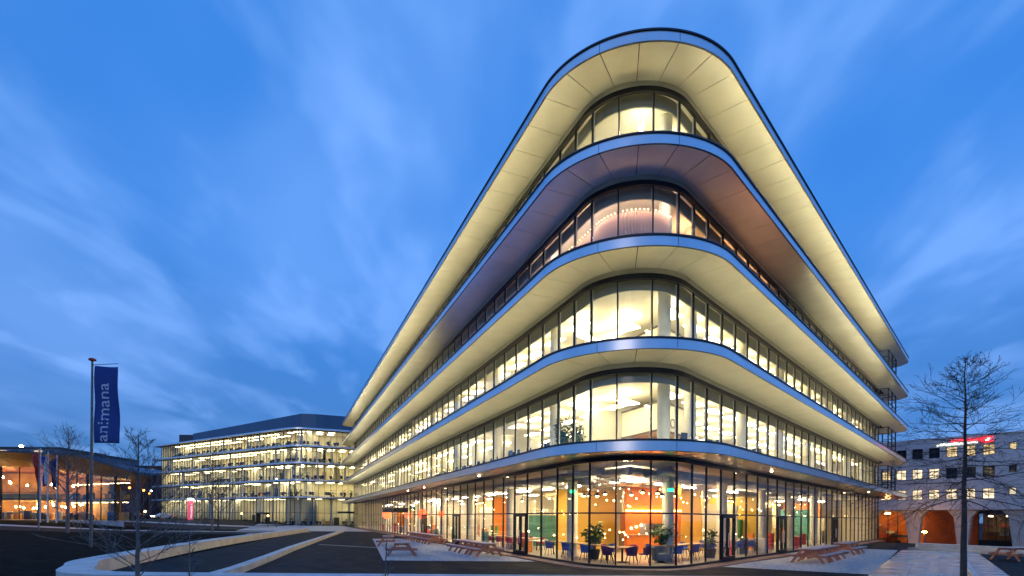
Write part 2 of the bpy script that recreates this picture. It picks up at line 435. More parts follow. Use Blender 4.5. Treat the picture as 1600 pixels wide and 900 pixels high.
strips(3, 5.0, 17, -1.3, HS[3] - .95, M_AMB, 1.2, 3.0)
strips(3, -24, -12, -5, HS[3] - .8, M_AMB, .8, 5.4)
z = HS[0] - .75
M_LAMP0 = emit('cafe_strip', (1, .76, .44), 115)
strips(0, TLEFT + 1, -4, -4.0, z, M_LAMP0, 1.5, 3.6, .2); strips(0, 4, TRIGHT - 1, -4.0, z, M_LAMP0, 1.5, 3.6, .2)
strips(0, TLEFT + 2, -14, -7.6, z, M_LAMP0, 1.5, 5.4, .2); strips(0, 14, TRIGHT - 1, -7.6, z, M_LAMP0, 1.5, 5.4, .2)
fb_ = MB()                                                # cream boards standing behind the mullions
for t in mull:
    if t > 32 or t < -64: MP.strip(fb_, t + .30, t + .36, -1.0, -.55, .05, 4.3)
fb_.build('fin_boards', mat('fin_board', (.85, .74, .48), .6), BLD, kind='stuff')
# open ceiling services and standing partitions of the ground storey
du = MB(); rnd = random.Random(19)
for o, z, r in ((-1.5, 4.45, .16), (-3.1, 4.55, .22), (-5.6, 4.35, .26)):
    for t0, t1 in ((TLEFT + 2, -3.2), (3.2, TRIGHT - 2)): du.tube([(*MP(t0, o), z), (*MP(t1, o), z)], [r, r], 10)
for i in range(60):
    t = rnd.uniform(TLEFT + 3, TRIGHT - 3)
    if abs(t) > 3.4: MP.strip(du, t, t + .10, -8, -.9, 4.2 + rnd.uniform(-.1, .2), 4.34 + rnd.uniform(0, .2))
du.build('ceiling_ducts', mat('galvanised_duct', (.42, .43, .45), .35, .8, .1, 2), BLD, kind='stuff')
PC = [mat('part_cream', (.80, .72, .50), .6), mat('part_orange', (.80, .26, .03), .55), mat('part_teal', (.08, .26, .26), .5), mat('part_green', (.05, .30, .09), .55), mat('part_white', (.80, .79, .74), .6), mat('part_yellow', (.82, .52, .08), .6), mat('part_dark', (.05, .05, .06), .6), mat('part_red', (.62, .06, .05), .6)]
pa = MB()
for t in [x * 1.0 for x in range(-88, 50)]:
    q = rnd.random(); t += rnd.uniform(-.3, .3)
    if any(abs((Vector(MP(t, o)) - CEN).dot(Vector((bis.y, -bis.x)))) < 3.0 and (Vector(MP(t, o)) - CEN).dot(bis) < 9.5 for o in (-2, -5, -8.8)): continue
    if q < .30: pa.cur = rnd.choice([0, 0, 4, 4, 1, 5, 2]); o = rnd.uniform(-7, -3.4); MP.strip(pa, t, t + .14, -9, o, .05, rnd.choice([2.4, 3.3, 4.1]))
    elif q < .62: pa.cur = rnd.choice([1, 5, 0, 4, 3, 6, 7]); o = rnd.uniform(-8.5, -5); MP.strip(pa, t, t + rnd.uniform(.5, 1.5), o, o + .12, rnd.choice([.05, .05, 1.2]), rnd.choice([1.4, 2.2, 3.6]))
    else:
        pa.cur = rnd.choice([6, 6, 7, 2, 4, 1]); o = rnd.uniform(-4, -1.2); MP.strip(pa, t, t + rnd.uniform(.3, .6), o, o + .4, .05, rnd.uniform(.7, 1.25)); pa.cur = 4; MP.strip(pa, t - .5, t + .9, o - .9, o - .2, .72, .76)
pa.build('partitions', PC, BLD, kind='stuff')

# glazing per storey
for k in range(5):
    zb = .08 if k == 0 else HS[k - 1] + FH; zt = 4.70 if k == 0 else HS[k] - .43; h = HS[k]
    ga = MB(); MP.strip(ga, TLEFT, TRIGHT, -.10, .07, zt + .06, h - .2 if k else h); 
    ga = ga.build('storey_glazing', M_MUL, BLD)
    st2 = MB(); MP.strip(st2, TLEFT, TRIGHT, -.04, .10 if k else .05, h - .2 if k else zt + .02, h - .004 if k else zt + .06); st2.build('head_trim', M_SOF if k else M_MUL, ga)
    hd = MB(); MP.strip(hd, TLEFT, TRIGHT, -.08, .09, zt, zt + .06); hd.build('head_frame', M_MUL, ga)
    si = MB(); MP.strip(si, TLEFT, TRIGHT, -.10, .10, zb - (.06 if k == 0 else .0), zb + .07); si.build('sill_frame', M_MUL, ga)
    if k: bl = MB(); MP.strip(bl, TLEFT, TRIGHT, -.5, -.42, zt - .30, zt + .3); bl.build('blind_box', mat('blind_box', (.48, .48, .38), .7), ga)
    if k == 0:
        tr = MB(); MP.strip(tr, TLEFT, TRIGHT, -.07, .075, 2.40, 2.46); tr.build('transom', M_MUL, ga)
    farm = MB(); farg = MB()
    for i, t in enumerate(mull):
        nr = NEAR_L - .1 <= t <= NEAR_R + .1; mb = MB() if nr else farm
        wd = .05 if k else .055
        mb.cur = 0; MP.strip(mb, t - wd / 2, t + wd / 2, -.05, .04, zb + .07, zt)
        if k: mb.cur = 1; MP.strip(mb, t - .03, t + .03, -.11, -.05, zb + .07, zt - .02); mb.cur = 0
        if nr: mb.build('mullion', [M_MUL, M_FIN], ga)
    if farm.v: farm.build('far_mullions', [M_MUL, M_FIN], ga, kind='stuff')
    rows = [(zb + .07, 2.40), (2.46, zt)] if k == 0 else [(zb + .07, zt)]
    for a, b in zip(mull, mull[1:]):
        nr = is_near(a, b)
        for z0, z1 in rows:
            if nr:
                g = MB(); MP.strip(g, a + .028, b - .028, -.012, .012, z0 + .002, z1 - .002); g.build('pane', GLASS, ga, abs(a) < 3)
            else: MP.sheet(farg, a + .028, b - .028, 0, z0 + .002, z1 - .002)
    farg.build('far_panes', GLASS, ga, kind='stuff')

# doors in the ground storey glazing
def door(i0, side):
    a = side * (T_A + i0 * W); b = side * (T_A + (i0 + 1) * W); t0, t1 = min(a, b) + .03, max(a, b) - .03
    d = MB(); w = .09
    for u in (t0, (t0 + t1) / 2 - w / 2, t1 - w): MP.strip(d, u, u + w, -.06, .10, .15, 2.38)
    MP.strip(d, t0, t1, -.06, .10, 2.26, 2.40); MP.strip(d, t0, t1, -.06, .10, .09, .30)
    d = d.build('door', M_MUL, BLD)
    for u in ((t0 + t1) / 2 - .16, (t0 + t1) / 2 + .16):
        m = MB(); m.tube([(*MP(u, .13), .75), (*MP(u, .13), 1.5)], [.018, .018], 6); m.build('handle', mat('steel', (.5, .5, .52), .3, 1), d)
for i, s in ((2, -1), (9, -1), (15, -1), (1, 1), (6, 1), (14, 1)): door(i, s)
# small spotlights under the lowest plate
for t in [-36, -29, -14, 11.4, 40]:
    q = MP(t, 1.0); m = MB(); m.lathe([(0, HS[0] - .035), (.045, HS[0] - .035), (.06, HS[0] - .01), (.06, HS[0])], 12, (q[0], q[1], 0)); m.build('downlight', M_SPOT, BLD)
# escape balcony cages at the far right end
M_CAGE = mat('cage_black', (.02, .022, .025), .5, .3)
for k in range(4):
    z0 = HS[k] + FH; m = MB()
    for (u, o) in ((-4.6, .3), (-4.6, 1.5), (-2.2, 1.5), (-2.2, .3), (.4, 1.5), (.4, .3)):
        b = Vector(MP(TRIGHT, 0)) + dR * u + nR * o
        m.bar((b.x, b.y, z0), (b.x, b.y, z0 + 2.6), .09, .09)
    for zz in (.1, .6, 1.1, 1.9, 2.6):
        P5 = [Vector(MP(TRIGHT, 0)) + dR * u + nR * o for (u, o) in ((-4.6, .3), (-4.6, 1.5), (-2.2, 1.5), (.4, 1.5), (.4, .3))]
        for a, b in zip(P5, P5[1:]): m.bar((a.x, a.y, z0 + zz), (b.x, b.y, z0 + zz), .06, .07)
    m.build('escape_cage', M_CAGE, BLD)
# ------------------------------------------------------------------ left office building
def fillet(a, c, b, r, n=8):
    a, c, b = Vector(a), Vector(c), Vector(b); u = (a - c).normalized(); v = (b - c).normalized()
    ang = u.angle(v); T = r / math.tan(ang / 2); p0 = c + u * T; p1 = c + v * T
    cen = c + (u + v).normalized() * r / math.sin(ang / 2); out = []
    for i in range(n + 1):
        q = p0.lerp(p1, i / n); d = (q - cen).normalized(); out.append((cen + d * r, d))
    return out
LB0, LBC, LB1 = (-105, 159), (-50.6, 124.6), (-12, 141)
fl_ = fillet(LB0, LBC, LB1, 5.0)
na = Vector((LBC[1] - LB0[1], -(LBC[0] - LB0[0]))).normalized(); nb = Vector((LB1[1] - LBC[1], -(LB1[0] - LBC[0]))).normalized()
LP = Path([Vector(LB0)] + [q[0] for q in fl_] + [Vector(LB1)], [na] + [q[1] for q in fl_] + [nb], 5)
LT0, LT1 = LP.c[0], LP.c[-1]
LBB = thing('office_building', 'brightly lit five storey glass office block with dark blue metal penthouse behind the paved square', 'building', (-50.6, 127, tz(-50, 127)))
LH = [6.45, 10.45, 14.5, 18.5, 22.55]
def lpoly(o, t0=LT0, t1=LT1, back=16):
    T = [t0] + [c for c in LP.c if t0 < c < t1] + [t1]
    return [LP(t, o) for t in T] + [LP(t1, -back), (-62, 160), LP(t0, -back)]
M_LW = mat('left_wall', (.80, .76, .60), .7, 0, .1, .3)
M_CLUT = [mat('clutter_dark', (.03, .035, .05), .7), mat('clutter_blue', (.05, .09, .20), .7), mat('clutter_green', (.05, .14, .04), .7), mat('clutter_oak', (.40, .24, .10), .6), mat('clutter_white', (.7, .7, .66), .6), mat('clutter_red', (.5, .05, .04), .6)]
rnd = random.Random(11)
for k, h in enumerate(LH):
    z0 = -.2 if k == 0 else LH[k - 1] + .38
    m = MB(); m.prism([LP(LT0 - 3.2, 1.2)] + lpoly(1.2)[:-3] + [LP(LT1, -16), (-62, 160), LP(LT0 - 3.2, -16)], h, h + .36); sl = m.build('floor_slab', M_FASC, LBB)
    m = MB(); m.prism(lpoly(-.2), h - .04, h); m.build('ceiling', M_CEIL, LBB)
    m = MB(); m.prism(lpoly(-.2), z0 - .05, z0 + .02); m.build('floor_finish', M_FLOOR, LBB)
    m = MB(); LP.strip(m, LT0, LT1, -8.2, -8, z0, h - .04); LP.strip(m, LT0, LT0 + .15, -8, -.2, z0, h - .04); m.build('inner_wall', M_LW, LBB)
    m = MB(); t = LT0 + 1
    while t < LT1 - 2:
        if rnd.random() < .2: t += 2.7; continue
        LP.strip(m, t, t + 1.4, -3.0, -2.0, h - .09, h - .05); LP.strip(m, t, t + 1.4, -6.0, -5.0, h - .09, h - .05); t += 2.7
    m.build('ceiling_lamps', M_LAMPW, LBB, kind='stuff')
    m = MB(); t = LT0
    while t < LT1:
        LP.strip(m, t - .03, t + .03, -.08, .06, z0, h); t += 1.35
    LP.strip(m, LT0, LT1, -.06, .07, h - .18, h)
    if k == 0: LP.strip(m, LT0, LT1, -.06, .07, 2.9, 2.98)
    m.build('mullions', M_MUL, LBB, kind='stuff')
    m = MB(); LP.sheet(m, LT0, LT1, 0, z0, h); m.build('glazing', GLASS2, LBB)
    m = MB(); t = LT0 + .5
    while t < LT1 - 1:
        q = rnd.random(); o = rnd.uniform(-2.8, -.5)
        if q < .5:                                      # desk with chair and screen
            m.cur = 4; LP.strip(m, t, t + 1.5, o - .7, o, z0 + .7, z0 + .74)
            m.cur = rnd.choice([0, 0, 1]); LP.strip(m, t + .4, t + .95, o - .1, o + .05, z0 + .8, z0 + 1.2); LP.strip(m, t + .5, t + 1.0, o + .4, o + .5, z0 + .45, z0 + 1.15); LP.strip(m, t + .5, t + 1.0, o + .1, o + .55, z0 + .40, z0 + .48)
        elif q < .66:                                   # plant
            m.cur = 2; c = LP(t, o)
            for _ in range(26):
                a = rnd.uniform(0, 6.28); r = rnd.uniform(.05, .5); zz = z0 + rnd.uniform(.6, 1.8); p = Vector((c[0] + r * math.cos(a), c[1] + r * math.sin(a), zz)); d = Vector((rnd.uniform(-1, 1), rnd.uniform(-1, 1), rnd.uniform(-.3, 1))) * .22; e = Vector((rnd.uniform(-1, 1), rnd.uniform(-1, 1), rnd.uniform(-1, 1))) * .1
                m.quad(p - d, p + e, p + d, p - e)
            m.cur = 0; m.lathe([(.18, z0), (.24, z0 + .5), (0, z0 + .5)], 8, (c[0], c[1], 0))
        elif q < .85:                                   # cupboard, partition
            m.cur = rnd.choice([0, 1, 3, 4, 4, 4]); LP.strip(m, t, t + rnd.uniform(.6, 1.4), -7.9, -7.4, z0, z0 + rnd.choice([1.2, 2.1, 2.6]))
        if rnd.random() < .10:
            m.cur = 4; LP.strip(m, t, t + .12, -8, -3.5, z0, h - .05)
        if rnd.random() < .14:
            m.cur = 4; c = LP(t, -.8); m.lathe([(.22, z0), (.22, h - .04)], 8, (c[0], c[1], 0))
        t += rnd.uniform(.4, 1.2)
    m.build('furniture', M_CLUT, LBB, kind='stuff')
M_PENT = mat('penthouse_metal', (.10, .15, .22), .45, .5, .08, .3, stretch=(1, 1, .05))
m = MB(); pp = [LP(LT0 + 12, -3)] + [LP(t, -3) for t in (-2, 4.2)] + [LP(LT1, -3), (-20, 165), (-75, 170)]
low = [(p[0], p[1], LH[4] + .36) for p in pp]; hi = [(p[0], p[1], LH[4] + (3.4 if i < 1 else 4.4)) for i, p in enumerate(pp)]
m.hexa(low, hi); m.build('penthouse', M_PENT, LBB)
m = MB(); q = LP(LT0 + 8, -3); m.box(q[0] - 2, q[0] + 2, q[1], q[1] + 3, LH[4] + .3, LH[4] + 3.4); m.build('roof_vent', mat('vent_dark', (.05, .06, .08), .6), LBB)
m = MB(); LP.strip(m, 9, 26, .0, 2.6, 2.9, 3.35); m.build('entrance_canopy', mat('canopy_black', (.02, .02, .022), .5), LBB)
m = MB(); c = LP(-12, .05); LP.strip(m, -14, -10, 0, 1.2, 2.6, 3.0); LP.strip(m, -14, -13.9, 0, 1.1, 0, 2.6); LP.strip(m, -10.1, -10, 0, 1.1, 0, 2.6); m.build('entrance_porch', mat('canopy_black', (.02, .02, .022), .5), LBB)

# ------------------------------------------------------------------ right concrete building
RA = Vector((57.39, 79.6)); RE = Vector((.645, -.764)).normalized(); RM = Vector((-RE.y, RE.x))
def rp(s, d): p = RA + RE * s + RM * d; return (p.x, p.y)
GZ = -1.33
RB = thing('concrete_building', 'pale blue-grey panelled building raised on flared concrete columns at the right', 'building', (*rp(4, 0), GZ))
def rbox(mb, s0, s1, d0, d1, z0, z1): mb.prism([rp(s0, d0), rp(s1, d0), rp(s1, d1), rp(s0, d1)], z0, z1)
M_CLAD = mat('grey_cladding', (.58, .59, .61), .55, 0, .06, .7, .04, 20)
M_CLADD = mat('cladding_gap', (.06, .06, .07), .9)
m = MB(); rbox(m, -16, 30, .32, 14, 3.85, 14.0); m.build('wall', M_CLADD, RB)
bays = [-13 + 1.96 * i for i in range(22)]
wz = [(5.28, 6.72), (8.22, 9.7), (11.2, 12.66)]
lev = [3.79, 5.28, 6.72, 8.22, 9.7, 11.2, 12.66, 13.85]
small = 12.84
for i, (z0, z1) in enumerate(zip(lev, lev[1:])):
    s = -16.0
    cuts = [3.79, 4.55, 5.28] if i == 0 else [z0, z1] if i % 2 else [z0, (z0 + z1) / 2, z1]
    if i % 2 == 0:                                       # full bands
        s = -16
        while s < 30:
            for a, b in zip(cuts, cuts[1:]):
                m = MB(); rbox(m, s + .008, s + 3.92 - .008, 0, .3, a + .008, b - .008); m.build('cladding_panel', M_CLAD, RB)
            s += 3.92
    else:                                                # piers between windows
        edges = [-16]
        wins = [b for b in [-1.3 + 1.96 * j for j in range(-7, 7)]] + [small + 2.2 * j for j in range(0, 7)]
        for w_ in wins:
            hw = .63 if w_ < 12 else .38
            m = MB(); rbox(m, edges[-1] + .006, w_ - hw, 0, .3, z0 + .004, z1 - .004); m.build('cladding_panel', M_CLAD, RB); edges.append(w_ + hw)
            if w_ > 12:
                m = MB(); rbox(m, w_ - hw + .004, w_ + hw - .004, 0, .3, z0 + .004, z0 + .5); m.build('cladding_panel', M_CLAD, RB)
        m = MB(); rbox(m, edges[-1] + .006, 30, 0, .3, z0 + .004, z1 - .004); m.build('cladding_panel', M_CLAD, RB)
m = MB(); rbox(m, -16, 30, -.06, 14, 13.85, 14.05); m.build('parapet', M_CLAD, RB)
def litmat(name, col, s):
    if name in MATS: return MATS[name]
    m = emit(name, col, s); n = m.node_tree.nodes; l = m.node_tree.links; b = n['Principled BSDF']
    t = n.new('ShaderNodeTexCoord'); x = n.new('ShaderNodeTexNoise'); x.inputs['Scale'].default_value = 1.7; x.inputs['Detail'].default_value = 3; l.new(t.outputs['Object'], x.inputs['Vector'])
    r = n.new('ShaderNodeMapRange'); r.inputs[1].default_value = .35; r.inputs[2].default_value = .65; r.inputs[3].default_value = s * .35; r.inputs[4].default_value = s * 1.3
    l.new(x.outputs[0], r.inputs[0]); l.new(r.outputs[0], b.inputs['Emission Strength']); b.inputs['Roughness'].default_value = .1; return m
M_LIT = litmat('lit_window', (1, .70, .32), .75); M_LITW = litmat('lit_window_bright', (1, .80, .50), 1.0); M_DARKW = mat('dark_window', (.02, .03, .045), .05, 0, spec=.8)
lit = {(0, 0): 2, (0, 1): 2, (0, 2): 2, (0, 3): 2, (0, 4): 2, (0, 5): 2, (0, 6): 2, (0, 7): 2, (1, 0): 1, (1, 1): 2, (1, 2): 2, (1, 3): 2, (1, 6): 0, (2, 4): 1, (2, 5): 1, (2, 6): 1, (2, 7): 1}
for r, (z0, z1) in enumerate(wz):
    for j, w_ in enumerate([-1.3 + 1.96 * q for q in range(0, 7)] + [small + 2.2 * q for q in range(0, 4)]):
        hw = .63 if w_ < 12 else .38; zb = z0 if w_ < 12 else z0 + .5
        f = MB(); t = .07
        rbox(f, w_ - hw + .004, w_ - hw + t, .12, .26, zb + .004, z1 - .004); rbox(f, w_ + hw - t, w_ + hw - .004, .12, .26, zb + .004, z1 - .004)
        rbox(f, w_ - hw + t, w_ + hw - t, .12, .26, zb + .004, zb + t); rbox(f, w_ - hw + t, w_ + hw - t, .12, .26, z1 - t, z1 - .004)
        if w_ < 12:
            rbox(f, w_ - .03, w_ + .03, .13, .25, zb + t, z1 - t)
            for zz in (.36, .68): rbox(f, w_ - hw + t, w_ + hw - t, .14, .24, zb + (z1 - zb) * zz - .025, zb + (z1 - zb) * zz + .025)
        f = f.build('window', M_MUL, RB); p = MB(); rbox(p, w_ - hw + .02, w_ + hw - .02, .19, .21, zb + .02, z1 - .02)
        p.build('pane', [M_DARKW, M_LIT, M_LITW][lit.get((r, j), 0)], f)
# flared columns
M_COLC = mat('column_concrete', (.50, .47, .44), .7, 0, .1, 1.5, .1, 40)
for s in (-3.6, 2.1, 7.7, 13.4, 19):
    prof = [(.55, GZ), (.95, 2.75), (1.6, 3.62), (1.65, 3.78)]
    L_ = [(s - w_, z) for w_, z in prof]; Rr = [(s + w_, z) for w_, z in prof][::-1]; ring = L_ + Rr
    m = MB(); m.hexa([(*rp(a, 1.7), z) for a, z in ring], [(*rp(a, .35), z) for a, z in ring]); m.build('column', M_COLC, RB)
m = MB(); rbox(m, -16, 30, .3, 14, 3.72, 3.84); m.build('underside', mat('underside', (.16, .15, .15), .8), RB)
m = MB(); rbox(m, 2.2, 8.6, 6, 6.3, GZ, 3.72); m.build('terracotta_wall', mat('terracotta', (.42, .10, .03), .7, 0, .15, 1), RB)
M_ORW = mat('orange_room', (.75, .20, .04), .6, 0, .2, .6)
m = MB(); rbox(m, -16, 2.2, 8, 8.3, GZ, 3.72); m.build('back_wall', M_ORW, RB)
m = MB(); rbox(m, 8.6, 30, 9, 9.3, GZ, 3.72); m.build('back_wall', mat('shop_wall', (.16, .09, .05), .7, 0, .3, .8), RB)
m = MB()
s = -8.
while s < 2: rbox(m, s, s + .07, 3.0, 3.15, GZ, 3.72); s += 1.25
s = 8.7
while s < 29: rbox(m, s, s + .09, 5.0, 5.15, GZ + .9, 3.3); s += .95
rbox(m, 8.7, 29, 5, 5.2, 3.3, 3.72); rbox(m, 8.7, 29, 4.95, 5.2, GZ, GZ + .9); m.build('shopfront_frames', M_MUL, RB, kind='stuff')
m = MB(); rbox(m, -8, 2, 3.06, 3.07, GZ, 3.7); rbox(m, 8.7, 29, 5.06, 5.07, GZ + .9, 3.3); m.build('shopfront_glazing', GLASS2, RB)
rnd = random.Random(3); m = MB()
for _ in range(60):                                       # shelves and goods behind the shopfront
    s = rnd.uniform(8.8, 24) if rnd.random() < .7 else rnd.uniform(-6, 1.5); m.cur = rnd.choice([0, 1, 3, 4, 4, 5]); d = rnd.uniform(5.6, 7.6); z = GZ + rnd.choice([0, .9, 1.5, 2.1, 2.7]); rbox(m, s, s + rnd.uniform(.2, 1.1), d, d + .4, z, z + rnd.uniform(.25, .7))
m.build('shop_goods', M_CLUT, RB, kind='stuff')
m = MB()
for s in (-5, -2.5, 0): rbox(m, s, s + .7, 4.4, 4.6, 3.3, 3.4)
m.build('shop_lamps', emit('amber_lamp', (1, .56, .18), 110), RB)
m = MB()
for s in (9.6, 11.4, 13, 15.5, 18): rbox(m, s, s + .5, 6.2, 6.35, 2.9, 3.0)
m.build('shop_lamps', emit('shop_lamp', (1, .72, .36), 22), RB)
# rooftop sign: illegible small red and white letter strokes, as the photograph shows them
M_RED = emit('sign_red', (1, .02, .03), 2.2); M_WHI = emit('sign_white', (.95, 1, .85), 1.5)
rnd = random.Random(8)
def letters(s0, s1, z, hgt, m_, name):
    mb = MB(); s = s0
    while s < s1:
        w_ = hgt * rnd.uniform(.45, .75); st = hgt * .18; q = rnd.random()
        rbox(mb, s, s + st, -.14, -.06, z, z + hgt * (1 if q < .35 else .72))
        if q < .8: rbox(mb, s + w_ - st, s + w_, -.14, -.06, z, z + hgt * .72)
        rbox(mb, s + st, s + w_ - (st if q < .8 else 0), -.14, -.06, z + hgt * (.72 - .18 if q < .5 else 0), z + hgt * (.72 if q < .5 else .18))
        if q > .6: rbox(mb, s + st, s + w_ - st, -.14, -.06, z + hgt * .3, z + hgt * .46)
        s += w_ + hgt * .22
    return mb.build(name, m_, RB)
letters(4.9, 9.3, 12.86, .34, M_WHI, 'sign_lettering'); letters(6.5, 9.6, 13.30, .34, M_RED, 'sign_lettering')
m = MB()
for k in range(10):
    a0 = 2 * math.pi * k / 12 + .6; a1 = a0 + 2 * math.pi / 12
    q = [(10.3 + r * .75 * math.cos(a), 13.3 + r * .42 * math.sin(a)) for r, a in ((.6, a0), (1, a0), (1, a1), (.6, a1))]
    m.hexa([(*rp(x_, -.06), z) for x_, z in q], [(*rp(x_, -.14), z) for x_, z in q])
m.build('sign_emblem', M_RED, RB)
m = MB(); rbox(m, 10.1, 10.5, -.14, -.06, 13.12, 13.28); rbox(m, 10.3, 10.6, -.14, -.06, 13.34, 13.48); m.build('sign_emblem', M_WHI, RB)

# ------------------------------------------------------------------ pavilion with wooden canopy
PV = thing('pavilion', 'glazed pavilion under a broad curved timber canopy at the left edge', 'pavilion', (-74, 88, 1.2))
M_WOOD = mat('timber_soffit', (.46, .20, .06), .5, 0, .25, 3, .1, 20, stretch=(1, .12, 1))
st = [(-125, 92, 12.6, 10.6), (-105, 88.5, 12.5, 10.5), (-90, 86, 12.4, 10.4), (-82, 85, 12.16, 10.3), (-74.2, 83.5, 11.8, 10.1), (-68, 81, 11.25, 9.4), (-63.4, 79, 10.63, 8.6), (-58, 76.4, 9.4, 8.0), (-53.5, 74.2, 8.3, 7.7), (-50.1, 73.4, 7.6, 7.5)]
top = MB(); sof = MB(); edge = MB()
prev = None
for (X, Y, zt_, zs) in st:
    rowt = [(X, Y, zt_ + .1), (X - 9, Y + 12, zt_ + .5), (X - 22, Y + 30, zt_ + .3)]
    rows_ = [(X, Y, zt_ - .12), (X - 1.8, Y + 2.5, (zt_ * .5 + zs * .5) - .12), (X - 4.4, Y + 6, zs), (X - 10.2, Y + 14, zs - .1), (X - 22, Y + 30, zs)]
    if prev:
        for a, b, c, d in zip(prev[0], prev[0][1:], rowt[1:], rowt): top.quad(a, d, c, b)
        for a, b, c, d in zip(prev[1], prev[1][1:], rows_[1:], rows_): sof.quad(a, b, c, d)
        edge.quad(prev[1][0], rows_[0], rowt[0], prev[0][0])
    prev = (rowt, rows_)
top.build('roof', mat('roof_grey', (.12, .14, .17), .6), PV, True); sof.build('timber_soffit', M_WOOD, PV, True); edge.build('roof_edge', M_COPE, PV)
gl = [(-112, 96.4), (-95, 93.6), (-88.6, 92.2), (-77, 90), (-68.2, 85.4), (-60.4, 81), (-71.5, 96)]
gh = [10.6, 10.5, 10.4, 10.1, 9.2, 8.0, 8.4]
g = MB(); fr = MB(); pil = MB(); rnd = random.Random(4)
for i in range(len(gl) - 1):
    a, b = Vector(gl[i]), Vector(gl[i + 1]); n = max(1, int((b - a).length / 3.2))
    g.quad((*a, 1.2), (*b, 1.2), (*b, gh[i + 1]), (*a, gh[i]))
    for j in range(n):
        q = a.lerp(b, j / n); zz = gh[i] + (gh[i + 1] - gh[i]) * j / n; big = (j == 0)
        fr.box(q.x - (.16 if big else .04), q.x + (.16 if big else .04), q.y - .12, q.y + .05, 1.2, zz)
    for zz in ((4.6, 4.3) if i > 2 else (4.75, 5.9)): fr.bar((*a, zz), (*b, zz), .12, .12)
g.build('glazing', GLASS2, PV); fr.build('glazing_frames', M_MUL, PV, kind='stuff')
m = MB(); m.prism([(-128, 100), (-112, 96), (-77, 89), (-58, 79.5), (-61, 83), (-82, 110), (-128, 118)], .2, 1.22); m.build('plinth', M_PAVE, PV)
m = MB(); m.box(-125, -76, 103, 103.3, 1.2, 10); m.prism([(-84, 103), (-72.5, 95.5), (-72.3, 95.8), (-83.8, 103.3)], 1.2, 8.3); m.build('inner_wall', mat('amber_wall', (.55, .32, .09), .6, 0, .35, .5), PV)
m = MB(); m.prism([(-120, 96.5), (-78, 92), (-78, 100), (-120, 102)], 4.5, 5.7); m.build('gallery_front', mat('amber_board', (.72, .42, .09), .5, 0, .2, .6), PV)
m = MB(); m.prism([(-76.4, 90.5), (-61.2, 82.2), (-71.5, 95.4), (-80, 100)], 4.35, 4.65); m.build('upper_floor', M_CEIL, PV)
m = MB()
for _ in range(26):
    q = (rnd.uniform(-104, -78), rnd.uniform(93.5, 100)); m.lathe([(0, 3.5), (.12, 3.6), (.12, 3.8), (0, 3.9)], 6, (q[0], q[1], rnd.uniform(-.6, .5)))
for _ in range(14):
    q = (rnd.uniform(-104, -78), rnd.uniform(94, 99)); m.lathe([(0, 7.6), (.14, 7.7), (.14, 7.9), (0, 8.0)], 6, (q[0], q[1], rnd.uniform(-.6, .9)))
m.build('pendant_lamps', emit('pavilion_bulb', (1, .58, .18), 110), PV, kind='stuff')
m = MB()
for j in range(6):
    q = Vector(gl[3]).lerp(Vector(gl[5]), (j + .5) / 6); m.box(q.x - .7, q.x + .7, q.y + 3, q.y + 3.2, 7.2, 7.28); m.box(q.x - .5, q.x + .5, q.y + 3, q.y + 3.2, 4.1, 4.18)
m.build('ceiling_lamps', emit('pavilion_strip', (1, .72, .34), 11), PV, kind='stuff')
m = MB()
for _ in range(70):
    x_ = rnd.uniform(-104, -61); yy = (92 - .19 * (x_ + 88) if x_ < -77 else 90 - .53 * (x_ + 77)) + rnd.uniform(1.2, 5); m.cur = rnd.choice([0, 0, 1, 3, 3, 4]); z = 1.22 if x_ < -77 or rnd.random() < .5 else 4.66; m.box(x_, x_ + rnd.uniform(.4, 1.2), yy, yy + .5, z, z + rnd.uniform(.7, 1.5))
m.build('furniture', M_CLUT, PV, kind='stuff')

# ------------------------------------------------------------------ distant buildings at the left
def far_block(name, label, x0, x1, y, dep, z0, z1, wall, floors, winw, litc, seed, roof=None):
    o = thing(name, label, 'building', ((x0 + x1) / 2, y, z0)); rr = random.Random(seed)
    m = MB(); m.box(x0, x1, y, y + dep, z0 - 1, z1); m.build('wall', wall, o)
    m = MB(); m.box(x0 - .4, x1 + .4, y - .4, y + dep, z1, z1 + .5); m.build('roof', roof or M_COPE, o)
    fh = (z1 - z0) / floors; d = MB(); l = MB()
    for k in range(floors):
        x_ = x0 + 1
        while x_ + winw < x1 - .5:
            t = l if rr.random() < litc else d
            p = MB(); p.box(x_, x_ + winw, y - .06, y + .02, z0 + k * fh + .9, z0 + k * fh + fh - .6); p.build('window', M_LIT if t is l else M_DARKW, o)
            x_ += winw * 1.5
    return o
M_FB1 = mat('far_grey', (.20, .24, .30), .8, 0, .1, .2); M_FB2 = mat('far_brick', (.16, .06, .05), .85, 0, .2, .3); M_FB3 = mat('far_blue', (.12, .18, .26), .6, .3, .1, .2)
far_block('office_block', 'long grey office block rising behind the timber canopy', -210, -150, 176, 20, 1, 23.8, M_FB1, 7, 2.6, .25, 1)
far_block('office_block', 'low grey-blue box shaped building behind the middle of the timber canopy', -152, -134, 170, 20, 1, 21.2, M_FB3, 6, 2.8, .1, 2)
far_block('brick_block', 'dark brick building with lit strips beside the street lamps', -140, -96, 188, 20, 1, 19, M_FB2, 5, 2.2, .35, 3)
ob = thing('curved_roof_hall', 'hall with a long low curved blue roof behind the canopy tip', 'building', (-124, 165, 1))
m = MB(); n = 14
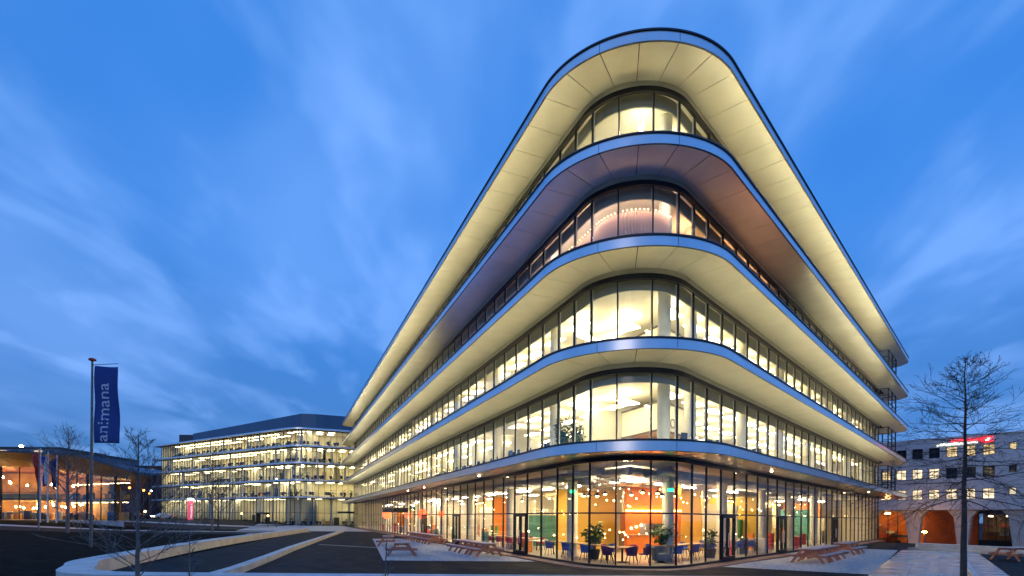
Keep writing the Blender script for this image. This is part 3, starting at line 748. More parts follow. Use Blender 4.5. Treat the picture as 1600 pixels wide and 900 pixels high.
for i in range(n):
    a, b = i / n, (i + 1) / n; xa, xb = -129 + 17 * a, -129 + 17 * b; za, zb2 = 14.2 + 3.2 * math.sin(math.pi * (a * .8 + .12)), 14.2 + 3.2 * math.sin(math.pi * (b * .8 + .12))
    m.hexa([(xa, 160, 14.4), (xb, 160, 14.4), (xb, 182, 14.4), (xa, 182, 14.4)], [(xa, 160, za), (xb, 160, zb2), (xb, 182, zb2), (xa, 182, za)])
m.build('roof', M_FB3, ob)
m = MB(); m.box(-128.5, -112.5, 161, 181, 0, 14.4); m.build('wall', M_FB2, ob)

# ------------------------------------------------------------------ concrete benches, kerbs, stone path
def ribbon(name, label, pts, wid, z0, z1, m_, n=1, cat='bench'):
    o = thing(name, label, cat, (pts[0][0], pts[0][1], z0)); P = [Vector(p) for p in pts]; Ls = []
    for i, p in enumerate(P):
        d = (P[min(i + 1, len(P) - 1)] - P[max(i - 1, 0)]).normalized(); nn = Vector((-d.y, d.x)); Ls.append((p + nn * wid / 2, p - nn * wid / 2))
    seg = []
    for i in range(len(P) - 1):
        g_ = .006 if (P[i + 1] - P[i]).length > 1.2 else 0
        d = (P[i + 1] - P[i]).normalized() * g_
        q = [Ls[i][0] + d, Ls[i][1] + d, Ls[i + 1][1] - d, Ls[i + 1][0] - d]
        mb = MB(); mb.prism(q, z0, z1); mb.build('block', m_, o)
    return o
# hairpin bench: far leg comes towards the camera, rounds at the left and runs along the foreground
hp = [(-28.6, 73.5), (-27.0, 65.5), (-25.4, 58), (-23.9, 50.5), (-22.4, 43.5), (-20.9, 37), (-19.4, 31.5), (-17.9, 26.5), (-16.8, 22.8), (-15.6, 19.5)]
hp += [(-14.35, 17.7), (-13.75, 16.8), (-13.25, 16.15), (-12.55, 15.65), (-11.9, 15.4), (-11.3, 15.3)] + [(-11.3 + 2.6 * i, 15.22 + .03 * i) for i in range(1, 11)]
def smooth_line(p, n):
    out = []
    for i in range(len(p) - 1):
        a, b, c, d = (Vector(p[max(0, i - 1)]), Vector(p[i]), Vector(p[i + 1]), Vector(p[min(len(p) - 1, i + 2)]))
        k = max(1, min(n, int((c - b).length / .35))) if (c - b).length < 4 else 2
        for j in range(k):
            t = j / k; q = .5 * ((2 * b) + (c - a) * t + (2 * a - 5 * b + 4 * c - d) * t * t + (3 * b - a - 3 * c + d) * t ** 3); out.append((q.x, q.y))
    return out + [tuple(p[-1])]
hp = smooth_line(hp, 4)
ribbon('bench', 'long white concrete hairpin bench that curves round the dark planting at the lower left', hp, .9, 0, .5, M_CONC)
kb = [(-23.9, 75.2), (-21.2, 64), (-18.6, 53), (-16.2, 43), (-13.9, 33.5), (-11.9, 26), (-10.4, 20), (-9.6, 15.9)]
ribbon('kerb', 'low straight pale kerb between the hairpin bench and the picnic tables', kb, .42, 0, .26, M_CONC, cat='kerb')
m = MB(); m.box(-23.75, -23.05, 47.6, 48.5, .505, .56); tag(m.build('bench_plate', mat('steel', (.5, .5, .52), .3, 1)), 'small steel plate set into the top of the hairpin bench', 'plate')
rb_ = [(31.6, 40.6), (32.4, 38.4), (33.0, 36.6), (33.6, 34.4), (34.3, 32)]
ribbon('bench', 'pale low concrete bench wall beyond the stone path at the right', [(p[0] - .3, p[1] + .3) for p in rb_], .8, -.1, .5, M_CONC)
ribbon('kerb', 'thin pale step along the foot of the bench wall at the right', [(p[0] - 1.1, p[1] + .1) for p in rb_], .6, -.1, .16, M_CONC, cat='kerb')
# stone path: rows of slabs
u = Vector((28.94 - 14.54, 39.45 - 21.55)).normalized(); sp = thing('stone_path', 'wet pale stone slab path leading away at the lower right', 'path', (14.5, 21.5, 0)); sp['kind'] = 'structure'
rows = 13
for r in range(rows):
    f0, f1 = -.35 + r * 1.35 / rows, -.35 + (r + 1) * 1.35 / rows
    def le(f): return Vector((14.54, 21.55)).lerp(Vector((28.94, 39.45)), f)
    def re(f): return Vector((20.28, 21.75)).lerp(Vector((33.0, 37.8)), f)
    for c0, c1 in ((0, .27), (.27, .50), (.50, .745), (.745, 1)):
        q = [le(f0).lerp(re(f0), c0), le(f0).lerp(re(f0), c1), le(f1).lerp(re(f1), c1), le(f1).lerp(re(f1), c0)]
        cc = sum(q, Vector((0, 0))) / 4; q = [p + (cc - p).normalized() * .012 for p in q]
        zt_ = .045 + random.Random(r * 7 + int(c0 * 10)).uniform(-.004, .004)
        mb = MB(); mb.prism(q, -.05, zt_); mb.build('paving_slab', M_STONE, sp)
ribbon('kerb', 'narrow raised stone edging running down the middle of the stone path', [le(f).lerp(re(f), .745) for f in (-.3, 0, .3, .62)], .16, .04, .16, M_CONC, cat='kerb')
# gravel terraces beside the facade
sheet('gravel_terrace', M_GRAV, [ramp((-13.7, 52.3), (-9.6, 53), 6), ramp((-6.4, 26.5), (1.2, 26.6), 6)], .010)
sheet('gravel_terrace_right', M_GRAV, [ramp((9.6, 24.6), (14.6, 21.5), 6), ramp((26.5, 41.5), (28.7, 39.5), 6)], .010)
m = MB(); MP.strip(m, -80, 50, .12, .95, .004, .05); m.build('facade_paving', mat('brick_paving', (.20, .11, .09), .7, 0, .3, 6, .3, 40), None, False, 'structure')
# ------------------------------------------------------------------ picnic tables
M_TIMB = mat('red_timber', (.50, .21, .13), .7, 0, .25, 5, .2, 40, stretch=(.3, 1, 1))
M_TIMT = mat('weathered_top', (.62, .48, .43), .65, 0, .18, 6, .2, 40, stretch=(.2, 1, 1))
def make_picnic():
    o = thing('picnic_table', '', 'picnic table'); Lg = 1.85
    for i in range(5):
        y = -.33 + i * .165; m = MB(); m.box(-Lg / 2, Lg / 2, y - .076, y + .076, .715, .755); m.build('tabletop_plank', M_TIMT, o)
    for s in (-1, 1):
        for y in (.64, .80):
            m = MB(); m.box(-Lg / 2, Lg / 2, s * y - .073, s * y + .073, .42, .46); m.build('bench_plank', M_TIMT, o)
    for x_ in (-.62, .62):
        for s in (-1, 1):
            m = MB(); m.bar((x_, s * .74, 0), (x_, s * .24, .715), .05, .12); m.build('leg', M_TIMB, o)
        m = MB(); m.box(x_ + .03, x_ + .075, -.88, .88, .30, .42); m.build('bench_bearer', M_TIMB, o)
        m = MB(); m.box(x_ + .03, x_ + .075, -.40, .40, .60, .712); m.build('top_bearer', M_TIMB, o)
    return o
pic = make_picnic()
aL = math.atan2(dL.y, dL.x); aR = math.atan2(dR.y, dR.x); used = [0]
def picnic(x_, y, rz, label, group):
    if not used[0]: used[0] = 1; pic.location = (x_, y, tz(x_, y) + .01); pic.rotation_euler = (0, 0, rz); pic['label'] = label; pic['group'] = group
    else: dup(pic, (x_, y, tz(x_, y) + .01), rz, label, group)
G1 = 'picnic tables on the left gravel terrace'; G2 = 'picnic tables on the right gravel terrace'
picnic(-6.25, 30.2, R_(100), 'single wooden picnic table nearest the left corner of the gravel terrace', G1)
picnic(-9.2, 39.6, R_(104), 'wooden picnic table standing just behind the nearest one on the left terrace', G1)
for i, lb in enumerate(('nearest', 'middle', 'farthest')): picnic(-1.5 - .391 * 2.1 * i, 30.2 + .92 * 2.1 * i, aL, 'wooden picnic table, %s of the row of three closest to the left facade' % lb, G1)
for i, lb in enumerate(('first', 'second', 'third', 'fourth', 'fifth')): picnic(-6.2 - .391 * 2.1 * i, 43.0 + .92 * 2.1 * i, aL, 'wooden picnic table, %s from the front in the long far row on the left terrace' % lb, G1)
for i, lb in enumerate(('nearest', 'middle', 'farthest')): picnic(15.3 + .66 * 2.05 * i, 27.2 + .75 * 2.05 * i, aR, 'wooden picnic table, %s of the row of three beside the right facade' % lb, G2)
for i, lb in enumerate(('nearer', 'farther')): picnic(21.4 + .66 * 2.05 * i, 34.3 + .75 * 2.05 * i, aR, 'wooden picnic table, %s of the pair at the end of the right facade' % lb, G2)
picnic(28.3, 30.0, R_(12), 'wooden picnic table cut off by the right edge of the picture', G2)

# ------------------------------------------------------------------ bare trees
M_BARK = mat('bark', (.055, .046, .042), .9, 0, .3, 6, .4, 40); M_BARKL = mat('pale_bark', (.17, .14, .13), .85, 0, .3, 6, .4, 40)
def bare_tree(label, loc, H, r0, seed, bark, style, nb=34, lean=0., dens=1.0, name='bare_tree', reach=.30):
    o = thing(name, label, 'tree', loc, 0, 'bare winter trees'); rr = random.Random(seed)
    x0, y0, z0 = loc; t = MB(); c = MB(); pts = []; rad = []; rmin = .0035 + loc[1] * .00009
    for i in range(13):
        f = i / 12; pts.append(Vector((x0 + lean * f * H + rr.uniform(-.01, .01) * H * f * .6, y0 + rr.uniform(-.01, .01) * H * f * .6, z0 + f * H))); rad.append(max(.012, r0 * (1 - f) ** .9 + .008))
    t.tube(pts, rad, 8); t.build('trunk', bark, o, True)
    def trunk_at(f):
        k = min(11, int(f * 12)); return pts[k].lerp(pts[k + 1], f * 12 - k)
    def limb(p, d, ln, r, lvl, up):
        n = 5; P = [p.copy()]; Rr = [r]; q = p.copy(); dd = d.normalized()
        for i in range(n):
            dd = (dd + Vector((rr.uniform(-.22, .22), rr.uniform(-.22, .22), rr.uniform(-.12, .12) + up * .16))).normalized(); q = q + dd * ln / n; P.append(q.copy()); Rr.append(max(rmin, r * (1 - (i + 1) / n * .85)))
        c.tube(P, Rr, 5 if lvl == 0 else 3, False)
        if lvl < 2:
            for i in range(int((7 if lvl == 0 else 4) * dens)):
                f = rr.uniform(.18, 1.0); k = min(n - 1, int(f * n)); b = P[k].lerp(P[k + 1], f * n - k); ax = (P[k + 1] - P[k]).normalized()
                e = (ax + Vector((rr.uniform(-1, 1), rr.uniform(-1, 1), rr.uniform(-.6, .7)))).normalized(); limb(b, e, ln * rr.uniform(.28, .55), max(.004, Rr[k] * .55), lvl + 1, up * .8)
    for i in range(nb):
        a = i * 2.4 + rr.uniform(-.4, .4)
        if style == 'oak':                               # clear stem, drooping low limbs, level middle, rising top
            f = .36 + .62 * (i / nb); g = (i / nb); el = R_(-16 + 50 * g + rr.uniform(-9, 9)); ln = H * (reach * (1 - g) ** .85 + .035) * rr.uniform(.7, 1.2); up = -.25 + .75 * g
        elif style == 'low':                             # branches from near the ground
            f = .12 + .82 * (i / nb); g = i / nb; el = R_(22 + 34 * g + rr.uniform(-10, 10)); ln = H * (reach * (1 - g) + .10) * rr.uniform(.8, 1.2); up = .35
        else:
            f = .30 + .62 * (i / nb); g = i / nb; el = R_(35 + 25 * g + rr.uniform(-10, 10)); ln = H * (reach * (1 - g) + .08) * rr.uniform(.8, 1.2); up = .5
        b = trunk_at(f); d = Vector((math.cos(a) * math.cos(el), math.sin(a) * math.cos(el), math.sin(el))); limb(b, d, ln, r0 * (.24 if style == 'oak' else .30) * (1 - .65 * (i / nb)), 0, up)
    c.build('crown', bark, o)
    return o
bare_tree('tall bare tree with drooping tangled twigs in front of the right building', (17.0, 20.0, 0), 8.35, .105, 21, M_BARK, 'oak', 72, 0, 1.15, reach=.37)
bare_tree('small bare tree with low spreading branches in front of the hairpin bench', (-9.85, 14.0, 0), 4.3, .055, 5, M_BARKL, 'low', 26, 0, 1.1, reach=.40)
bare_tree('thin bare sapling between the hairpin bench and the kerb near the lower edge', (-8.6, 14.2, 0), 1.75, .018, 31, M_BARKL, 'low', 8, 0, .5, reach=.22)
bare_tree('thin bare sapling in the middle of the lower edge', (-3.2, 13.4, 0), 1.62, .016, 33, M_BARKL, 'low', 7, .03, .5, reach=.2)
bare_tree('bare tree on the lawn in front of the timber pavilion', (-51.3, 61.4, tz(-51.3, 61.4)), 12.6, .20, 9, M_BARKL, 'up', 30, 0, 1.1, reach=.30)
bare_tree('bare tree on the lawn closest to the left glass block', (-47.5, 86, tz(-47.5, 86)), 8.6, .15, 14, M_BARK, 'up', 26, 0, 1.0, reach=.34)
bare_tree('slim bare tree on the lawn left of the lamp post', (-38.3, 68, 0), 11.0, .13, 17, M_BARKL, 'up', 26, 0, .9, reach=.2)

# ------------------------------------------------------------------ banner, flags, lamps
M_POLE = mat('grey_pole', (.10, .12, .15), .4, .5); M_WPOLE = mat('white_pole', (.75, .75, .75), .4)
bp = thing('banner_pole', 'tall dark pole carrying the blue banner on the lawn', 'pole', (-28.06, 35.45, 0))
m = MB(); x0, y0 = -28.06, 35.45
m.tube([(x0, y0, 0), (x0, y0, 6), (x0, y0, 12.4)], [.105, .09, .065], 10); m.build('pole', M_POLE, bp, True)
m = MB(); m.lathe([(.09, 12.4), (.22, 12.45), (.22, 12.55), (.05, 12.62)], 12, (x0, y0, 0)); m.build('cap', mat('cap_red', (.35, .03, .03), .5), bp)
m = MB(); m.tube([(x0, y0, 12.15), (x0 + 1.75, y0, 12.25)], [.025, .02], 6); m.build('arm', M_POLE, bp)
def wav(x_, z): return .16 * math.sin(x_ * 2.6 + z * .5) * (x_ / 1.7) + .05 * math.sin(z * 1.9 + x_)
m = MB(); nx, nz = 12, 26
for j in range(nz + 1):
    for i in range(nx + 1):
        u_ = i / nx * 1.62; z = -5.15 * j / nz - .06 * u_ * (1 - j / nz); m.v.append((.16 + u_, wav(u_, z), z))
for j in range(nz):
    for i in range(nx): a = j * (nx + 1) + i; m.f.append((a, a + 1, a + nx + 2, a + nx + 1)); m.mi.append(0)
M_FLAG = mat('banner_blue', (.012, .05, .24), .75, 0, .06, 3)
bn = thing('banner', 'large blue upright banner with pale sideways lettering on the tall pole', 'banner', (x0, y0, 12.1))
m.v = [(a + x0, b + y0, c + 12.1) for a, b, c in m.v]
fb = m.build('cloth', M_FLAG, bn, True); md = fb.modifiers.new('thick', 'SOLIDIFY'); md.thickness = .008
cu = bpy.data.curves.new('lettering', 'FONT'); cu.body = 'animana'; cu.size = 1.02; cu.extrude = .004
tmp = bpy.data.objects.new('tmp', cu); COL.objects.link(tmp); bpy.context.view_layer.update()
me = bpy.data.meshes.new_from_object(tmp.evaluated_get(bpy.context.evaluated_depsgraph_get())); bpy.data.objects.remove(tmp)
xs_ = [v.co.x for v in me.vertices]; ln = max(xs_) - min(xs_); k_ = 3.9 / ln
for v in me.vertices:
    lx = (v.co.x - min(xs_)) * k_; ly = v.co.y * .95; u_ = .92 - ly; z = -5.05 + lx           # reads upward along the pole
    v.co = Vector((.16 + u_, wav(u_, z) - .012 + v.co.z, z))
me.materials.append(mat('banner_white', (.55, .60, .72), .7)); ob = bpy.data.objects.new('lettering', me); COL.objects.link(ob); ob.parent = bn

def flagpole(x_, y, h, label, fl_label, cols, seed):
    z0 = tz(x_, y); o = thing('flagpole', label, 'flagpole', (x_, y, z0), 0, 'flagpoles before the pavilion'); m = MB(); m.tube([(x_, y, z0), (x_, y, z0 + h)], [.11, .07], 8); m.build('pole', M_WPOLE, o, True)
    m = MB(); m.lathe([(0, z0 + h), (.12, z0 + h + .05), (0, z0 + h + .16)], 8, (x_, y, 0)); m.build('finial', M_WPOLE, o)
    f = thing('flag', fl_label, 'flag', (x_, y, z0 + h - .3)); rr = random.Random(seed); n = 14; hh = 4.4
    for ci, c in enumerate(cols):
        mb = MB()
        for j in range(n + 1):
            zz = z0 + h - .3 - hh * j / n
            for i in range(5):
                g = ci / len(cols) + i / 4 / len(cols); w_ = 1.5 * (1 - .55 * j / n) * g * .9
                mb.v.append((x_ - .10 - w_ * .62, y - .1 + .28 * math.sin(g * 9 + j * .35 + seed), zz - .5 * g))
        for j in range(n):
            for i in range(4): a = j * 5 + i; mb.f.append((a, a + 1, a + 6, a + 5)); mb.mi.append(0)
        p = mb.build('cloth', c, f, True); q = p.modifiers.new('thick', 'SOLIDIFY'); q.thickness = .01
C_R = mat('flag_red', (.55, .03, .03), .7); C_W = mat('flag_white', (.7, .7, .7), .7); C_B = mat('flag_blue', (.02, .05, .40), .7); C_P = mat('flag_purple', (.06, .03, .16), .7)
flagpole(-71.0, 80.0, 11.0, 'white flagpole with the red flag before the pavilion', 'limp red flag on the leftmost flagpole', [C_R], 1)
flagpole(-70.2, 80.4, 10.6, 'white flagpole with the blue flag, middle of the three', 'limp blue and white flag on the middle flagpole', [C_W, C_B], 4)
flagpole(-69.2, 80.8, 10.2, 'white flagpole with the dark flag, nearest the bare tree', 'limp dark purple flag on the rightmost flagpole', [C_P], 7)

def street_lamp(x_, y, h, label, col, s, arm=0., rad=.22, globe=False):
    z0 = tz(x_, y); o = thing('street_lamp', label, 'street lamp', (x_, y, z0), 0, 'street lamps')
    m = MB(); m.tube([(x_, y, z0), (x_, y, z0 + h)], [.085, .055], 8); m.build('pole', M_POLE, o, True)
    if arm: m = MB(); m.tube([(x_, y, z0 + h - .05), (x_ + arm * .5, y, z0 + h + .35), (x_ + arm, y, z0 + h + .35)], [.05, .045, .04], 6); m.build('arm', M_POLE, o)
    zz = z0 + h + (.25 if arm else 0); m = MB()
    if globe: m.lathe([(rad * math.sin(math.pi * i / 8), -rad * math.cos(math.pi * i / 8) + rad) for i in range(9)], 12, (x_ + arm, y, zz))
    else: m.lathe([(0, -.02), (rad, 0), (rad, .1), (rad * .5, .16)], 12, (x_ + arm, y, zz))
    m.build('lamp_head', emit('street_%d' % int(s * 10 + col[1] * 100), col, s), o); return o
OR = (1, .36, .05)
street_lamp(57.4, 74, 1.95, 'low post lamp glowing in front of the terracotta wall', (1, .45, .1), 170, 0, .26)
street_lamp(66.2, 80.4, 1.25, 'small ball lamp low by the right end of the terracotta wall', (1, .45, .1), 140, 0, .17, True)
street_lamp(-57.5, 64.6, 9.9, 'tall street lamp with its arm bent left above the timber canopy', (1, .72, .4), 160, -2.2, .2)
street_lamp(-44.2, 99.7, 9.0, 'plain lamp post standing before the corner of the left glass block', (.8, .9, 1), 6, 0, .14, True)
street_lamp(-95, 132, 7.4, 'orange street lamp closest to the pavilion glass', OR, 7, 0, .26, True)
street_lamp(-91.5, 132, 6.8, 'orange street lamp, taller of the pair behind the small bare tree', OR, 7, 0, .26, True)
street_lamp(-93, 137, 6.9, 'pale orange street lamp just right of the taller one', (1, .60, .22), 9, 0, .24, True)
street_lamp(-94.5, 138.5, 6.3, 'dim orange street lamp nearest the end of the left glass block', (1, .34, .05), 5, 0, .22, True)
for q, lb in (((-63.5, 92), 'garden bollard lamp by the footpath behind the small bare tree'), ((-47.5, 103.5), 'bollard lamp before the middle of the left glass block'), ((-60.5, 119), 'bollard lamp close to the red totem sign')):
    street_lamp(q[0], q[1], 2.0, lb, (1, .50, .12), 14, 0, .18, True)
o = thing('totem_sign', 'upright pink-red lit totem sign before the left glass block', 'sign', (-75, 124, tz(-75, 124)))
m = MB(); z0 = tz(-75, 124); m.box(-75.6, -74.4, 123.9, 124.1, z0, z0 + 4.6); m.build('panel', emit('totem_red', (1, .10, .18), .55), o)
m = MB(); m.box(-74.9, -74.5, 123.86, 123.895, z0 + .3, z0 + 3.8); m.build('pale_band', emit('totem_white', (1, .6, .66), .6), o)
m = MB(); m.lathe([(0, z0 + 4.6), (.7, z0 + 4.65), (.6, z0 + 5.0), (0, z0 + 5.1)], 12, (-75, 124, 0)); m.build('cap_lamp', emit('totem_cap', (.85, 1, .95), 8), o)

# cars standing in the far street
def make_car(label, x_, y, rz, paint):
    o = thing('car', label, 'car', (x_, y, tz(x_, y)), rz, 'cars in the far street')
    def loc(mb): return mb
    prof = [(-2.1, .35), (-2.15, .75), (-1.9, .95), (-1.5, 1.0), (-1.05, 1.42), (.35, 1.45), (1.0, 1.0), (1.9, .88), (2.15, .6), (2.12, .33)]
    def P(mb, name, m_):
        mb.v = [(a + o.location.x, b + o.location.y, c + o.location.z) for a, b, c in mb.v]; return mb.build(name, m_, o)
    mb = MB(); mb.hexa([(a, -.85 if z < 1.1 else -.68, z) for a, z in prof], [(a, .85 if z < 1.1 else .68, z) for a, z in prof]); P(mb, 'body', paint)
    mb = MB(); mb.hexa([(-1.38, -.80, 1.03), (-1.02, -.70, 1.38), (.30, -.70, 1.40), (.85, -.80, 1.03)], [(-1.38, .80, 1.03), (-1.02, .70, 1.38), (.30, .70, 1.40), (.85, .80, 1.03)]); P(mb, 'windows', M_DARKW)
    for a in (-1.3, 1.35):
        for s in (-1, 1): mb = MB(); mb.tube([(a, s * .70, .32), (a, s * .88, .32)], [.32, .32], 14); P(mb, 'wheel', mat('tyre', (.015, .015, .015), .8))
    for s in (-1, 1):
        mb = MB(); mb.box(-2.19, -2.1, s * .62 - .17, s * .62 + .17, .62, .82); P(mb, 'tail_light', emit('tail_red', (1, .03, .02), 14))
        mb = MB(); mb.box(2.06, 2.17, s * .62 - .17, s * .62 + .17, .58, .74); P(mb, 'headlight', emit('head_white', (1, .9, .7), 18))
make_car('small dark car with red tail lights in the street beside the pavilion', -85.5, 122, R_(70), mat('car_dark', (.03, .03, .05), .3, .4, coat=.6))
make_car('white car with headlights on in the street near the left glass block', -83.5, 127, R_(-120), mat('car_white', (.6, .6, .6), .3, 0, coat=.6))
make_car('red car with tail lights on behind the white car', -90, 126, R_(60), mat('car_red', (.35, .03, .03), .3, .2, coat=.6))

# ------------------------------------------------------------------ inside the corner cafe
M_LEG = mat('chair_leg', (.03, .03, .03), .5)
def make_chair(shell):
    o = thing('chair', '', 'chair'); m = MB(); n = 10
    for k in range(n):
        a0, a1 = math.pi * (1.12 * k / n - .06), math.pi * (1.12 * (k + 1) / n - .06)
        h0, h1 = .74 + .10 * math.sin(a0), .74 + .10 * math.sin(a1)
        q = lambda a, r, z: (r * math.cos(a), r * math.sin(a), z)
        m.hexa([q(a0, .20, .42), q(a1, .20, .42), q(a1, .24, .42), q(a0, .24, .42)], [q(a0, .27, h0), q(a1, .27, h1), q(a1, .31, h1), q(a0, .31, h0)])
    m.build('backrest', shell, o, True)
    m = MB(); m.lathe([(0, .40), (.24, .40), (.26, .44), (.22, .48), (0, .48)], 16); m.build('seat', shell, o, True)
    for sx in (-1, 1):
        for sy in (-1, 1): m = MB(); m.bar((sx * .22, sy * .22, 0), (sx * .14, sy * .14, .41), .025, .025); m.build('leg', M_LEG, o)
    return o
M_PUR = mat('purple_shell', (.10, .02, .10), .6); M_MAG = mat('magenta_shell', (.42, .04, .12), .6); M_BLU = mat('blue_shell', (.03, .09, .42), .6)
FZ = .045
def bp_(a, b): p = CEN + bis * b + Vector((bis.y, -bis.x)) * a; return (p.x, p.y)          # a to the right, b inward from the corner's centre
ch = {}
def chair(kind, m_, x_, y, rz, label, group, z=FZ):
    if kind not in ch:
        o = make_chair(m_); o.location = (x_, y, z); o.rotation_euler = (0, 0, rz); o['label'] = label; o['group'] = group; ch[kind] = o; return o
    return dup(ch[kind], (x_, y, z), rz, label, group)
tc_ = bp_(-.35, .35)
o = thing('round_table', 'round wooden table ringed by purple chairs behind the rounded corner glass', 'table', (*tc_, FZ))
m = MB(); m.lathe([(0, .72), (.78, .72), (.80, .74), (.78, .76), (0, .76)], 24, (*tc_, FZ)); m.build('tabletop', mat('table_oak', (.45, .28, .14), .45, 0, .2, 6), o)
m = MB(); m.lathe([(.32, 0), (.32, .03), (.05, .06), (.05, .72)], 14, (*tc_, FZ)); m.build('pedestal', M_LEG, o)
for i, (a, kd, lb) in enumerate(((-2.5, 'p', 'purple shell chair at the left of the round corner table'), (-1.35, 'p', 'purple shell chair with its back to the corner glass'), (-.25, 'p', 'purple shell chair at the right of the round corner table'), (.9, 'm', 'magenta shell chair on the far right of the round corner table'), (2.2, 'm', 'magenta shell chair on the far left of the round corner table'))):
    chair(kd, M_PUR if kd == 'p' else M_MAG, tc_[0] + 1.05 * math.cos(a), tc_[1] + 1.05 * math.sin(a), a - math.pi / 2, lb, 'chairs round the corner table')
def long_table(t0, n, o_, side, lab, seat, kd, slab):
    a = aL if side < 0 else aR; c = MP(side * (t0 + n * .9), o_); ob = thing('long_table', lab, 'table', (*c, FZ), 0); d = dL if side < 0 else dR; nn = Vector((-d.y, d.x)); C = Vector(c); hl = n * .85
    q = [C - d * hl - nn * .4, C + d * hl - nn * .4, C + d * hl + nn * .4, C - d * hl + nn * .4]
    m = MB(); m.prism(q, FZ + .74, FZ + .79); m.build('tabletop', mat('table_oak', (.45, .28, .14), .45, 0, .2, 6), ob)
    for f in (-.9, .9):
        for s in (-.33, .33): p = C + d * hl * f + nn * s; m = MB(); m.bar((p.x, p.y, FZ), (p.x, p.y, FZ + .74), .06, .06); m.build('leg', M_LEG, ob)
    for i in range(n):
        for s in (-.72, .72): p = C + d * (-hl + .55 + i * (2 * hl - 1.1) / max(1, n - 1)) + nn * s; chair(kd, seat, p.x, p.y, a + (0 if s > 0 else math.pi), slab % (('first', 'second', 'third', 'fourth')[i], 'window' if (s > 0) == (side < 0) else 'inner'), 'shell chairs at the long cafe tables')
long_table(4.2, 3, -2.3, -1, 'long wooden table inside the left facade next to the rounded corner', M_BLU, 'b', '%s blue chair from the corner, %s side of the table left of the corner')
long_table(12.5, 4, -2.4, -1, 'long wooden table inside the left facade behind the first door', M_MAG, 'm', '%s magenta chair from the corner, %s side of the table behind the left door')
long_table(4.6, 3, -2.3, 1, 'long wooden table inside the right facade next to the rounded corner', M_BLU, 'b', '%s blue chair from the corner, %s side of the table right of the corner')
long_table(11.5, 4, -2.4, 1, 'long wooden table inside the right facade behind the picnic tables', M_BLU, 'b', '%s blue chair from the corner, %s side of the table behind the right picnics')
M_LEAF = mat('leaf_green', (.045, .13, .03), .45, 0, .4, 3); M_POT = mat('dark_pot', (.05, .05, .055), .5)
def plant(x_, y, z, h, w_, n, label, seed, leafsize=.16):
    o = thing('potted_plant', label, 'plant', (x_, y, z), 0, 'potted plants indoors'); rr = random.Random(seed)
    m = MB(); m.lathe([(0, 0), (.24, 0), (.33, .5), (.30, .52), (.28, .46), (0, .46)], 16, (x_, y, z)); m.build('pot', M_POT, o, True)
    m = MB(); s_ = MB()
    for k in range(9):
        a = k * 2.4; e = (x_ + math.cos(a) * w_ * rr.uniform(.3, .9), y + math.sin(a) * w_ * rr.uniform(.3, .9), z + h * rr.uniform(.6, 1)); b = (x_, y, z + .45); mid = tuple((p + q) / 2 for p, q in zip(b, e)); s_.tube([b, (mid[0], mid[1], mid[2] + .12), e], [.015, .011, .006], 4)
        for _ in range(n // 9):
            f = rr.uniform(.35, 1.05); p = Vector(b).lerp(Vector(e), f) + Vector((rr.uniform(-1, 1), rr.uniform(-1, 1), rr.uniform(-1, 1))) * .17
            d = Vector((rr.uniform(-1, 1), rr.uniform(-1, 1), rr.uniform(-.5, .7))).normalized() * leafsize * rr.uniform(.7, 1.4); w2 = d.cross(Vector((rr.uniform(-1, 1), rr.uniform(-1, 1), 1))).normalized() * leafsize * .34
            m.quad(p - d, p - d * .1 + w2, p + d, p - d * .1 - w2)
    s_.build('stems', M_BARK, o); m.build('leaves', M_LEAF, o)
q = bp_(-1.75, 2.0); plant(*q, FZ, 2.0, .7, 190, 'big leafy potted plant left of the round corner table', 1, .2)
q = bp_(1.75, 2.3); plant(*q, FZ, 1.9, .7, 190, 'big leafy potted plant right of the round corner table', 2, .2)
q = MP(9.2, -1.5); plant(*q, FZ, 1.7, .5, 120, 'potted plant inside the right facade beside the first door', 3, .17)
q = MP(-7.0, -1.25); plant(*q, HS[0] + FH, 2.3, .55, 180, 'tall dark plant on the first floor left of the rounded corner', 4, .2)
q = MP(-5.7, -1.4); plant(*q, HS[0] + FH, 1.8, .5, 150, 'shorter bushy plant on the first floor left of the rounded corner', 5, .18)
q = MP(-5.9, -1.1); plant(*q, HS[1] + FH, .95, .3, 70, 'small round leaved plant on the second floor left of the rounded corner', 6, .16)
q = bp_(1.55, .75); o = thing('armchair', 'round grey lounge chair right of the corner table', 'armchair', (*q, FZ), MP.rz(1.5)); m = MB()
for k in range(14):
    a0, a1 = math.pi * (1.3 * k / 14 - .15), math.pi * (1.3 * (k + 1) / 14 - .15); c_ = lambda a, r, z: (q[0] + r * math.cos(a), q[1] + r * math.sin(a), FZ + z)
    m.hexa([c_(a0, .34, .12), c_(a1, .34, .12), c_(a1, .46, .12), c_(a0, .46, .12)], [c_(a0, .40, .78), c_(a1, .40, .78), c_(a1, .52, .75), c_(a0, .52, .75)])
M_GREYF = mat('grey_felt', (.18, .20, .23), .9); m.build('backrest', M_GREYF, o, True)
m = MB(); m.lathe([(0, .10), (.40, .10), (.44, .2), (.42, .42), (.36, .46), (0, .46)], 20, (*q, FZ)); m.build('seat', M_GREYF, o, True)
m = MB(); m.lathe([(0, 0), (.25, 0), (.2, .03), (.06, .10), (0, .1)], 14, (*q, FZ)); m.build('base', M_LEG, o)
